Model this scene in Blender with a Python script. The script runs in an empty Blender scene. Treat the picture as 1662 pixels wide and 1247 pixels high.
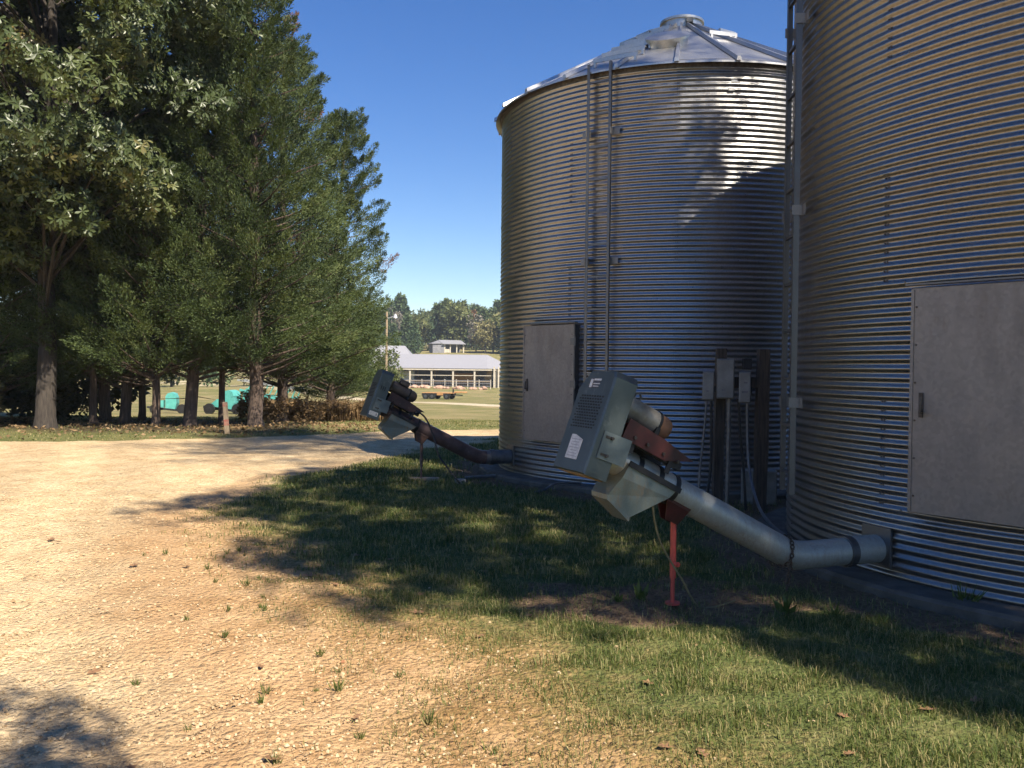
import bpy, math, random
import numpy as np
from mathutils import Vector, Matrix
R = math.radians
scene = bpy.context.scene
C = scene.collection
random.seed(7)
rng = np.random.default_rng(11)

# ------------------------------------------------------------ camera
cd = bpy.data.cameras.new('camera'); cam = bpy.data.objects.new('camera', cd); C.objects.link(cam)
cd.sensor_width = 36.0; cd.lens = 36.0 * 1393.0 / 1662.0
cd.clip_start = 0.05; cd.clip_end = 3000
pitch, roll = R(-1.0), 0.0115
fwd = Vector((0, math.cos(pitch), math.sin(pitch)))
right = Vector((1, 0, 0)); up = right.cross(fwd)
r2 = right * math.cos(roll) + up * math.sin(roll); u2 = up * math.cos(roll) - right * math.sin(roll)
M = Matrix((r2, u2, -fwd)).transposed().to_4x4(); M.translation = Vector((0, 0, 1.5))
cam.matrix_world = M
scene.camera = cam

# ------------------------------------------------------------ light
SUN_EL, SUN_AZ = R(49.0), R(36.0)           # azimuth measured from behind the camera (-Y) towards +X
sdir = Vector((math.sin(SUN_AZ) * math.cos(SUN_EL), -math.cos(SUN_AZ) * math.cos(SUN_EL), math.sin(SUN_EL)))
w = bpy.data.worlds.new('World'); scene.world = w; w.use_nodes = True
nt = w.node_tree; bg = nt.nodes['Background']
sky = nt.nodes.new('ShaderNodeTexSky'); sky.sky_type = 'NISHITA'; sky.sun_disc = False
sky.sun_elevation = SUN_EL; sky.sun_rotation = math.atan2(sdir.x, sdir.y)
sky.air_density = 1.0; sky.dust_density = 0.0; sky.ozone_density = 1.6; sky.altitude = 200
hsv = nt.nodes.new('ShaderNodeHueSaturation'); hsv.inputs['Saturation'].default_value = 1.36; hsv.inputs['Hue'].default_value = .514   # one even grade for the whole sky
nt.links.new(sky.outputs[0], hsv.inputs['Color']); nt.links.new(hsv.outputs[0], bg.inputs[0]); bg.inputs[1].default_value = 0.067
sl = bpy.data.lights.new('sun', 'SUN'); sl.energy = 5.0; sl.angle = R(0.53); sl.color = (1.0, 0.90, 0.74)
sun = bpy.data.objects.new('sun', sl); C.objects.link(sun)
sun.rotation_euler = sdir.to_track_quat('Z', 'Y').to_euler(); sun.location = (20, -30, 40)
vs = scene.view_settings; vs.view_transform = 'Standard'; vs.look = 'None'; vs.gamma = 1; vs.exposure = 1.20
scene.cycles.use_denoising = True; scene.cycles.use_adaptive_sampling = True; scene.cycles.adaptive_threshold = .02
scene.cycles.max_bounces = 6; scene.cycles.transparent_max_bounces = 4
scene.cycles.sample_clamp_indirect = 6

# ------------------------------------------------------------ helpers
class MB:
    """collects simple shapes; build() links them as one mesh object"""
    def __init__(s): s.v = []; s.f = []; s.X = None
    def _add(s, vs_, fs):
        n = len(s.v)
        s.v += [tuple(p) for p in vs_]; s.f += [tuple(i + n for i in f) for f in fs]
    def box(s, c, d, m=None, bevel=0.0):
        hx, hy, hz = d[0] / 2, d[1] / 2, d[2] / 2
        if bevel > 0:
            b = min(bevel, hx * .49, hy * .49, hz * .49); pts = []
            for z, k in ((-hz, b), (-hz + b, 0), (hz - b, 0), (hz, b)):
                for x, y in ((-hx + k, -hy + k + (0 if k else b)), (-hx + k + (0 if k else b), -hy + k), (hx - k - (0 if k else b), -hy + k), (hx - k, -hy + k + (0 if k else b)),
                             (hx - k, hy - k - (0 if k else b)), (hx - k - (0 if k else b), hy - k), (-hx + k + (0 if k else b), hy - k), (-hx + k, hy - k - (0 if k else b))):
                    pts.append((x, y, z))
            fs = [tuple(range(7, -1, -1)), tuple(range(24, 32))]
            for l in range(3):
                for i in range(8):
                    j = (i + 1) % 8; fs.append((l * 8 + i, l * 8 + j, l * 8 + 8 + j, l * 8 + 8 + i))
        else:
            pts = [(x, y, z) for z in (-hz, hz) for x, y in ((-hx, -hy), (hx, -hy), (hx, hy), (-hx, hy))]
            fs = [(3, 2, 1, 0), (4, 5, 6, 7), (0, 1, 5, 4), (1, 2, 6, 5), (2, 3, 7, 6), (3, 0, 4, 7)]
        c = Vector(c)
        s._add([((m @ Vector(p)) if m else Vector(p)) + c for p in pts], fs); return s
    def bar(s, p0, p1, wd, ht, upv=(0, 0, 1)):
        p0, p1 = Vector(p0), Vector(p1); a = (p1 - p0); L = a.length; a.normalize()
        u = Vector(upv); sd = a.cross(u)
        if sd.length < 1e-4: sd = a.cross(Vector((1, 0, 0)))
        sd.normalize(); u = sd.cross(a)
        m = Matrix((a, sd, u)).transposed()
        return s.box((p0 + p1) / 2, (L, wd, ht), m)
    def cyl(s, p0, p1, r0, r1=None, seg=12, caps=True):
        return s.tube([p0, p1], [r0, r0 if r1 is None else r1], seg, caps)
    def tube(s, path, rad, seg=10, caps=True):
        path = [Vector(p) for p in path]; n = len(path)
        if not hasattr(rad, '__len__'): rad = [rad] * n
        vs_, fs = [], []
        prev = None
        for i, p in enumerate(path):
            t = (path[min(i + 1, n - 1)] - path[max(i - 1, 0)]).normalized()
            if prev is None:
                ref = Vector((0, 0, 1)) if abs(t.z) < .9 else Vector((1, 0, 0))
                sd = t.cross(ref).normalized()
            else:
                sd = (prev - t * prev.dot(t)).normalized()
            prev = sd; up_ = t.cross(sd)
            for k in range(seg):
                a = 2 * math.pi * k / seg
                vs_.append(p + (sd * math.cos(a) + up_ * math.sin(a)) * rad[i])
        for i in range(n - 1):
            for k in range(seg):
                j = (k + 1) % seg
                fs.append((i * seg + k, i * seg + j, (i + 1) * seg + j, (i + 1) * seg + k))
        if caps:
            fs.append(tuple(range(seg - 1, -1, -1))); fs.append(tuple((n - 1) * seg + k for k in range(seg)))
        s._add(vs_, fs); return s
    def prism(s, poly, ax0, ax1):
        """poly: list of 3d points (planar), extruded by vector"""
        n = len(poly); a = [Vector(p) for p in poly]; d = Vector(ax1) - Vector(ax0)
        s._add(a + [p + d for p in a], [tuple(range(n - 1, -1, -1)), tuple(range(n, 2 * n))] + [(i, (i + 1) % n, (i + 1) % n + n, i + n) for i in range(n)])
        return s
    def quad(s, *p): s._add(p, [tuple(range(len(p)))]); return s
    def mesh(s, name, mat, smooth=False):
        me = bpy.data.meshes.new(name); vs_ = s.v
        if s.X is not None: vs_ = [tuple(s.X @ Vector(p)) for p in vs_]
        me.from_pydata(vs_, [], s.f); me.materials.append(mat)
        if smooth:
            me.polygons.foreach_set('use_smooth', [True] * len(me.polygons))
            try: me.set_sharp_from_angle(angle=R(38))
            except Exception: pass
        me.update(); return me
    def build(s, name, mat, parent=None, smooth=False, loc=(0, 0, 0), rot=(0, 0, 0)):
        o = bpy.data.objects.new(name, s.mesh(name, mat, smooth)); C.objects.link(o)
        o.parent = parent; o.location = loc; o.rotation_euler = rot
        return o

def link_mesh(name, me, parent=None, loc=(0, 0, 0), rz=0.0):
    o = bpy.data.objects.new(name, me); C.objects.link(o); o.parent = parent
    o.location = loc; o.rotation_euler = (0, 0, rz); return o
def tag(o, label, cat, group=None, kind=None):
    o['label'] = label; o['category'] = cat
    if group: o['group'] = group
    if kind: o['kind'] = kind
    return o
def thing(name, label, cat, loc=(0, 0, 0), rz=0.0, group=None):
    o = bpy.data.objects.new(name, None); C.objects.link(o); o.location = loc; o.rotation_euler = (0, 0, rz)
    o.empty_display_size = .2
    return tag(o, label, cat, group)
def copy_tree(o, parent=None):
    c = o.copy(); C.objects.link(c); c.parent = parent
    for ch in list(o.children): copy_tree(ch, c)
    return c
def np_mesh(name, verts, faces, mat, attrs=None, smooth=False, mats=None, midx=None):
    """verts (n,3); faces (m,k) numpy"""
    me = bpy.data.meshes.new(name)
    n, k = faces.shape
    me.vertices.add(len(verts)); me.vertices.foreach_set('co', np.ascontiguousarray(verts, dtype=np.float32).ravel())
    me.loops.add(n * k); me.loops.foreach_set('vertex_index', np.ascontiguousarray(faces, dtype=np.int32).ravel())
    me.polygons.add(n); me.polygons.foreach_set('loop_start', np.arange(0, n * k, k, dtype=np.int32))
    try: me.polygons.foreach_set('loop_total', np.full(n, k, dtype=np.int32))
    except Exception: pass
    for m in (mats or [mat]): me.materials.append(m)
    if midx is not None: me.polygons.foreach_set('material_index', midx.astype(np.int32))
    me.polygons.foreach_set('use_smooth', np.full(n, smooth))
    for an, av in (attrs or {}).items():
        a = me.attributes.new(an, 'FLOAT', 'POINT'); a.data.foreach_set('value', av.astype(np.float32))
    me.update(calc_edges=True); return me

# ------------------------------------------------------------ materials
def mat_new(name):
    m = bpy.data.materials.new(name); m.use_nodes = True
    t = m.node_tree; b = t.nodes['Principled BSDF']; return m, t, b
def nd(t, typ, **kw):
    n = t.nodes.new(typ)
    for k, v in kw.items(): setattr(n, k, v)
    return n
def noise(t, scale, detail=4, rough=.55, coord='Object', stretch=None, dist=0):
    tc = nd(t, 'ShaderNodeTexCoord'); n = nd(t, 'ShaderNodeTexNoise')
    n.inputs['Scale'].default_value = scale; n.inputs['Detail'].default_value = detail; n.inputs['Roughness'].default_value = rough
    n.inputs['Distortion'].default_value = dist
    if stretch:
        mp = nd(t, 'ShaderNodeMapping'); mp.inputs['Scale'].default_value = stretch
        t.links.new(tc.outputs[coord], mp.inputs[0]); t.links.new(mp.outputs[0], n.inputs[0])
    else: t.links.new(tc.outputs[coord], n.inputs[0])
    return n
def ramp(t, src, stops):
    r = nd(t, 'ShaderNodeValToRGB'); e = r.color_ramp.elements
    while len(e) < len(stops): e.new(.5)
    for i, (p, c) in enumerate(stops):
        e[i].position = p; e[i].color = (c[0], c[1], c[2], 1) if hasattr(c, '__len__') else (c, c, c, 1)
    t.links.new(src, r.inputs[0]); return r
def mixc(t, fac, a, b, mode='MIX'):
    m = nd(t, 'ShaderNodeMix', data_type='RGBA', blend_type=mode)
    for sock, v in ((m.inputs[0], fac), (m.inputs[6], a), (m.inputs[7], b)):
        if hasattr(v, 'is_linked') or hasattr(v, 'links'): t.links.new(v, sock)
        elif hasattr(v, '__len__'): sock.default_value = (v[0], v[1], v[2], 1)
        else: sock.default_value = v
    return m.outputs[2]
def math_(t, op, a, b=None, c=None):
    m = nd(t, 'ShaderNodeMath', operation=op)
    for i, v in enumerate((a, b, c)):
        if v is None: continue
        if hasattr(v, 'links'): t.links.new(v, m.inputs[i])
        else: m.inputs[i].default_value = v
    return m.outputs[0]
def bump(t, b, src, strength, dist):
    n = nd(t, 'ShaderNodeBump'); n.inputs['Strength'].default_value = strength; n.inputs['Distance'].default_value = dist
    t.links.new(src, n.inputs['Height']); t.links.new(n.outputs[0], b.inputs['Normal']); return n
def simple(name, c1, c2=None, scale=8, rough=.6, metal=0.0, detail=5, stretch=None, bmp=0.0, r2=None, spec=None):
    m, t, b = mat_new(name)
    n = noise(t, scale, detail, .6, stretch=stretch)
    c2 = c2 or tuple(x * .7 for x in c1)
    r = ramp(t, n.outputs[0], [(.35, c2), (.65, c1)])
    t.links.new(r.outputs[0], b.inputs['Base Color'])
    b.inputs['Metallic'].default_value = metal
    if r2 is not None:
        rr = ramp(t, n.outputs[0], [(.3, r2), (.7, rough)]); t.links.new(rr.outputs[0], b.inputs['Roughness'])
    else: b.inputs['Roughness'].default_value = rough
    if spec is not None: b.inputs['Specular IOR Level'].default_value = spec
    if bmp: bump(t, b, n.outputs[0], bmp, .01)
    return m
def galvanized(name, base=(.50, .50, .50), dirt=(.23, .19, .15), rough=.30, dirt_amt=.5, scale=1.0, metal=.92):
    m, t, b = mat_new(name)
    sp = nd(t, 'ShaderNodeTexVoronoi'); sp.inputs['Scale'].default_value = 55 * scale
    tc = nd(t, 'ShaderNodeTexCoord'); t.links.new(tc.outputs['Object'], sp.inputs['Vector'])
    n1 = noise(t, 1.3 * scale, 6, .65); n2 = noise(t, 14 * scale, 5, .6, stretch=(1, 1, .25))
    spang = ramp(t, sp.outputs['Color'], [(0, .86), (1, 1.06)])
    col = mixc(t, 1.0, base, spang.outputs[0], 'MULTIPLY')
    dm = ramp(t, n1.outputs[0], [(.42, 0.0), (.72, 1.0)]); dn = ramp(t, n2.outputs[0], [(.4, 0.0), (.75, 1.0)])
    fac = math_(t, 'MULTIPLY', dm.outputs[0], dn.outputs[0]); fac = math_(t, 'MULTIPLY', fac, dirt_amt)
    t.links.new(mixc(t, fac, col, dirt), b.inputs['Base Color'])
    b.inputs['Metallic'].default_value = metal
    rr = math_(t, 'MULTIPLY_ADD', fac, .35, rough); r3 = math_(t, 'MULTIPLY_ADD', n2.outputs[0], .12, rr)
    t.links.new(r3, b.inputs['Roughness'])
    return m
def leafmat(name, attr_cols, rough=.5, trans=.25, spec=.4):
    """attr 'shade' picks the leaf colour"""
    m, t, b = mat_new(name)
    a = nd(t, 'ShaderNodeAttribute', attribute_name='shade')
    r = ramp(t, a.outputs['Fac'], attr_cols)
    t.links.new(r.outputs[0], b.inputs['Base Color']); b.inputs['Roughness'].default_value = rough
    b.inputs['Specular IOR Level'].default_value = spec
    tr = nd(t, 'ShaderNodeBsdfTranslucent'); mx = nd(t, 'ShaderNodeMixShader'); mx.inputs[0].default_value = trans
    t.links.new(mixc(t, 1.0, r.outputs[0], (1.0, 1.0, .55), 'MULTIPLY'), tr.inputs[0])
    t.links.new(b.outputs[0], mx.inputs[1]); t.links.new(tr.outputs[0], mx.inputs[2])
    t.links.new(mx.outputs[0], t.nodes['Material Output'].inputs[0])
    return m

M_WALL = galvanized('galvanized_corrugated', base=(.32, .32, .325), rough=.24, metal=.92)
M_WALLB = galvanized('galvanized_corrugated_dull', base=(.285, .272, .262), rough=.27, dirt_amt=.6, metal=.92)
M_ROOF = galvanized('galvanized_roof', base=(.48, .48, .48), rough=.34, dirt_amt=.45)
M_DOOR = galvanized('galvanized_door', base=(.27, .245, .23), rough=.5, dirt_amt=.55, scale=.7, metal=.75)
M_STEEL = galvanized('ladder_steel', base=(.16, .16, .165), rough=.4, dirt_amt=.5, scale=4)
M_BRKT = galvanized('bracket_steel', base=(.26, .25, .24), rough=.45, dirt_amt=.4, scale=3, metal=.6)
M_BOLT = simple('bolt_steel', (.10, .09, .085), (.05, .04, .035), 30, .5, .6)  # real bolts, and the eave rings where its dark tone paints under-roof shade
M_BOLTG = simple('bolt_galvanized', (.26, .25, .24), (.13, .11, .10), 30, .45, .7)
M_TUBE = galvanized('auger_tube_galvanized', base=(.44, .45, .42), dirt=(.30, .20, .11), rough=.42, dirt_amt=.8, scale=3, metal=.6)
M_GUARD = simple('guard_grey_green_paint', (.085, .105, .110), (.065, .080, .086), 5, .42, .35, r2=.3)
def worn(m, wear, amt=.5):
    t = m.node_tree; b = t.nodes['Principled BSDF']; src = b.inputs['Base Color'].links[0].from_socket
    n = noise(t, 16, 8, .75, stretch=(1, 1, .5)); n2 = noise(t, 2.5, 3, .5)
    r = ramp(t, n.outputs[0], [(.56, 0.0), (.68, 1.0)]); r2_ = ramp(t, n2.outputs[0], [(.42, 0.0), (.65, 1.0)])
    f = math_(t, 'MULTIPLY', math_(t, 'MULTIPLY', r.outputs[0], r2_.outputs[0]), amt)
    t.links.new(mixc(t, f, src, wear), b.inputs['Base Color']); return m
worn(M_GUARD, (.26, .28, .27), .6)
M_GUARD2 = simple('guard_side_plate', (.16, .19, .19), (.10, .12, .125), 7, .45, .4)
M_HOOD = galvanized('discharge_hood_metal', base=(.20, .235, .225), dirt=(.33, .20, .09), rough=.45, dirt_amt=1.0, scale=4, metal=.6)
M_MAROON = simple('auger_tube_maroon', (.115, .078, .076), (.065, .042, .042), 7, .42, .25, r2=.3)
M_REDD = simple('motor_mount_dark_red', (.075, .014, .013), (.035, .010, .009), 9, .5, .1)
M_RED = simple('stand_red_paint', (.58, .075, .05), (.40, .055, .04), 14, .5, 0)
M_RUSTST = simple('stand_rusty_brown', (.13, .07, .055), (.07, .04, .03), 14, .7, 0)
M_MOTOR = simple('motor_grey', (.30, .28, .24), (.17, .15, .12), 10, .5, .3)
M_RUST = simple('motor_rust', (.30, .14, .07), (.16, .075, .04), 12, .75, .1)
M_BLACK = simple('black_rubber', (.015, .015, .015), (.008, .008, .008), 20, .6)
M_CHAIN = simple('rusty_chain', (.12, .085, .06), (.04, .028, .02), 40, .7, .4)
M_LABEL = simple('sticker_white', (.62, .62, .60), (.45, .45, .44), 30, .6)
M_PRINT = simple('sticker_print', (.10, .10, .11), (.06, .06, .07), 30, .6)
M_YEL = simple('yellow_cable', (.17, .14, .065), (.10, .085, .04), 20, .6)
M_CONC = simple('concrete', (.125, .105, .085), (.06, .05, .04), 6, .9, 0, 8, bmp=.3)
M_BLOCK = simple('concrete_block', (.26, .255, .24), (.17, .165, .155), 9, .9, 0, 8, bmp=.4)
M_POST = simple('weathered_post', (.085, .065, .05), (.03, .024, .02), 6, .9, 0, 8, stretch=(8, 8, .7), bmp=.5)
M_EBOX = simple('electrical_box_grey', (.19, .185, .18), (.12, .115, .11), 6, .5, .1)
M_CONDUIT = simple('conduit_grey', (.15, .15, .155), (.09, .09, .095), 10, .45, .4)
M_BARK = simple('cedar_bark', (.13, .09, .068), (.05, .036, .028), 5, .95, 0, 8, stretch=(7, 7, .6), bmp=.8)
M_BARKO = simple('oak_bark', (.062, .050, .040), (.026, .021, .018), 5, .95, 0, 8, stretch=(6, 6, .8), bmp=.8)
M_CEDAR = leafmat('cedar_foliage', [(0.0, (.032, .046, .022)), (.45, (.062, .090, .032)), (.8, (.100, .130, .044)), (.95, (.125, .138, .055)), (1.0, (.16, .085, .045))], .62, .22, .25)
M_OAK = leafmat('oak_leaves', [(0.0, (.040, .056, .020)), (.55, (.078, .104, .034)), (.9, (.125, .145, .052)), (1.0, (.20, .15, .05))], .42, .26, .5)
M_FARD = leafmat('far_broadleaf', [(0.0, (.065, .085, .032)), (.5, (.125, .150, .055)), (1.0, (.19, .195, .08))], .7, .25, .2)
M_FARP = leafmat('far_pine', [(0.0, (.040, .070, .034)), (.6, (.080, .125, .055)), (1.0, (.12, .16, .07))], .7, .2, .2)
M_FARY = leafmat('far_yellow', [(0.0, (.15, .14, .06)), (.5, (.24, .22, .10)), (1.0, (.30, .27, .14))], .7, .25, .2)
M_FARO = leafmat('far_orange', [(0.0, (.12, .06, .025)), (.5, (.20, .10, .04)), (1.0, (.24, .13, .05))], .7, .25, .2)
M_FARB = leafmat('far_bare', [(0.0, (.12, .105, .085)), (1.0, (.21, .19, .155))], .8, .1, .1)
M_SHRUB = leafmat('underbrush', [(0.0, (.035, .042, .018)), (.6, (.065, .068, .028)), (1.0, (.11, .09, .04))], .6, .2, .2)
M_DEADS = leafmat('dead_stalks', [(0.0, (.11, .07, .038)), (.6, (.22, .145, .075)), (1.0, (.30, .21, .12))], .8, .25, .1)
M_GRASS = leafmat('grass_blades', [(0.0, (.045, .075, .018)), (.45, (.105, .135, .032)), (.7, (.17, .17, .058)), (1.0, (.35, .285, .135))], .5, .3, .3)
worn(M_DOOR, (.16, .11, .075), .45); worn(M_MAROON, (.22, .19, .18), .6); worn(M_TUBE, (.20, .15, .10), .5)
M_TEAL = simple('turquoise_paint', (.10, .40, .36), (.07, .30, .28), 4, .5)
M_TIMB = simple('weathered_timber', (.34, .26, .17), (.22, .16, .10), 5, .85, 0, 6, stretch=(6, 6, .6))
M_PALEP = simple('pale_painted_wood', (.52, .47, .38), (.38, .34, .27), 4, .8)
M_TIN = galvanized('tin_roof', base=(.30, .30, .325), rough=.55, dirt_amt=.3, scale=.3, metal=.25)
M_SHEDW = simple('shed_grey_board', (.22, .22, .24), (.15, .15, .165), 2, .9)
M_DARKST = simple('dark_steel', (.03, .03, .032), (.018, .018, .02), 8, .6, .3)
M_HAY = simple('orange_timber', (.48, .26, .10), (.33, .17, .07), 3, .9)
M_ROCK = simple('pinkish_rock', (.46, .30, .22), (.30, .19, .14), 3, .9, bmp=.4)
M_WROCK = simple('pale_rock', (.55, .53, .48), (.40, .38, .34), 3, .9, bmp=.4)
M_WHITE = simple('white_paint', (.65, .66, .68), (.55, .56, .58), 4, .4)
M_GLASS = simple('dark_glass', (.02, .025, .03), (.015, .02, .025), 4, .08)
M_DLEAF = simple('dead_leaf', (.24, .13, .06), (.15, .08, .04), 30, .7)
M_ALU = simple('light_head_metal', (.5, .5, .5), (.4, .4, .4), 9, .4, .5)

# ------------------------------------------------------------ terrain
_yk = np.array([-80, 0, 14, 22, 26, 32, 50, 80, 130, 160, 200, 250, 300, 420, 700, 1500.])
_zk = np.array([0, 0, 0, 0, -.12, -.40, -1.0, -1.65, -1.6, -.9, 3.0, 6.0, 8.8, 13, 18, 20.])
def _smooth_lut():
    yy = np.linspace(-80, 1500, 6321); zz = np.interp(yy, _yk, _zk)
    k = np.hanning(33); k /= k.sum(); return yy, np.convolve(np.pad(zz, 16, 'edge'), k, 'valid')
_LY, _LZ = _smooth_lut()
_NO = [(rng.normal(size=2), rng.uniform(0, 6.28)) for _ in range(60)]
def bumps(x, y, wl, amp, i0, n=6):
    s = 0
    for i in range(i0, i0 + n):
        d, p = _NO[i]; d = d / np.linalg.norm(d)
        s = s + np.sin((x * d[0] + y * d[1]) * 2 * np.pi / (wl * (0.7 + .12 * (i - i0))) + p)
    return s * amp / n
BA = np.array((2.55, 13.30)); BB = np.array((5.24, 7.32)); BR = 2.74; PAD = 3.02
def gz(x, y):
    x = np.asarray(x, float); y = np.asarray(y, float)
    z = np.interp(y, _LY, _LZ)
    far = np.clip((y - 24) / 60, 0, 1)
    z = z + bumps(x, y, 60, .5, 0) * far
    dpad = np.minimum(np.hypot(x - BA[0], y - BA[1]), np.hypot(x - BB[0], y - BB[1]))
    k = np.clip((dpad - 3.1) / 1.2, 0, 1)
    z = z + (bumps(x, y, 3.5, .05, 6) + bumps(x, y, .9, .022, 12)) * (.25 + .75 * k) * np.clip(1.4 - y / 40, .2, 1) - .045
    return z
def sdf_poly(px, py, poly):
    """signed distance, negative inside"""
    d = np.full(px.shape, 1e9); inside = np.zeros(px.shape, bool); n = len(poly)
    for i in range(n):
        ax, ay = poly[i]; bx_, by_ = poly[(i + 1) % n]
        ex, ey = bx_ - ax, by_ - ay; wx, wy = px - ax, py - ay
        tt = np.clip((wx * ex + wy * ey) / (ex * ex + ey * ey), 0, 1)
        d = np.minimum(d, np.hypot(wx - ex * tt, wy - ey * tt))
        c = ((ay <= py) & (by_ > py) | (by_ <= py) & (ay > py))
        with np.errstate(divide='ignore', invalid='ignore'):
            xi = ax + (py - ay) * ex / (ey if ey else 1e-9)
        inside ^= c & (px < xi)
    return np.where(inside, -d, d)
DRIVE = [(.5, -20), (.45, 1.0), (.12, 3.2), (-.20, 3.9), (-.7, 4.6), (-1.05, 5.2), (-1.7, 6.3), (-2.4, 7.6), (-3.1, 9.0), (-3.2, 10.5), (-3.05, 12), (-2.2, 14.5),
         (-1.2, 17), (-.3, 19.0), (1.2, 20.2), (5, 21.5), (20, 27), (60, 50), (60, 56), (20, 31), (3, 24.0), (-.5, 22.4), (-3.4, 20.5), (-6.3, 18.2), (-9.9, 16.6), (-18, 15), (-60, 13), (-60, -20)]
def path_d(x, y):
    pts = [(-60, 150), (-28, 110), (-9.3, 76), (-1, 63), (8, 55), (30, 45)]
    d = np.full(np.shape(x), 1e9)
    for (ax, ay), (bx_, by_) in zip(pts[:-1], pts[1:]):
        ex, ey = bx_ - ax, by_ - ay
        tt = np.clip(((x - ax) * ex + (y - ay) * ey) / (ex * ex + ey * ey), 0, 1)
        d = np.minimum(d, np.hypot(x - ax - ex * tt, y - ay - ey * tt))
    return d
def masks(x, y):
    d = sdf_poly(x, y, DRIVE) + bumps(x, y, 2.2, .35, 18) + bumps(x, y, .7, .22, 24)
    wdt = np.clip(.15 + 1.0 * np.clip((13 - y) / 8, 0, 1), .25, 1.0)
    gravel = np.clip(.5 - d / (2 * wdt), 0, 1)
    dirt = np.exp(-((d + .3) / (1.1 * wdt)) ** 2) * np.clip(1.3 - y / 16, 0.1, 1)
    dpad = np.minimum(np.hypot(x - BA[0], y - BA[1]), np.hypot(x - BB[0], y - BB[1]))
    pad = np.clip(1 - (dpad - 3.25 + bumps(x, y, .8, .2, 30)) / .55, 0, 1)
    # bare ground round the near auger's stand
    pad = np.maximum(pad, np.clip(1 - (np.hypot((x - 1.0) / 1.25, (y - 5.75) / .7) - .55 + bumps(x, y, .6, .3, 36)) / .5, 0, .9))
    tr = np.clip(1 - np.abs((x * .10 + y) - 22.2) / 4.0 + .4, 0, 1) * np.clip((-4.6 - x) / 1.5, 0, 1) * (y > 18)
    pth = np.clip(1.2 - path_d(x, y) / 2.0, 0, 1)
    return gravel, dirt, pad, tr, pth

def axis(lo, hi, flo, fhi, fine, grow):
    a = list(np.arange(flo, fhi + 1e-6, fine)); s = fine
    while a[-1] < hi: s *= grow; a.append(a[-1] + s)
    s = fine; b = [flo]
    while b[-1] > lo: s *= grow; b.append(b[-1] - s)
    return np.array(b[:0:-1] + a)
xs = axis(-900, 900, -5.5, 4.5, .08, 1.065); ys = axis(-60, 1400, 2, 11, .08, 1.045)
XX, YY = np.meshgrid(xs, ys); xf, yf = XX.ravel(), YY.ravel()
gr_, di_, pa_, tr_, pt_ = masks(xf, yf)
zf = gz(xf, yf)
zf += np.where((np.abs(xf) < 7) & (yf < 13), rng.normal(0, .006, xf.shape), 0)
nx_, ny_ = len(xs), len(ys)
ii = (np.arange(ny_ - 1)[:, None] * nx_ + np.arange(nx_ - 1)[None, :]).ravel()
faces = np.stack([ii, ii + 1, ii + 1 + nx_, ii + nx_], 1)

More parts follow.
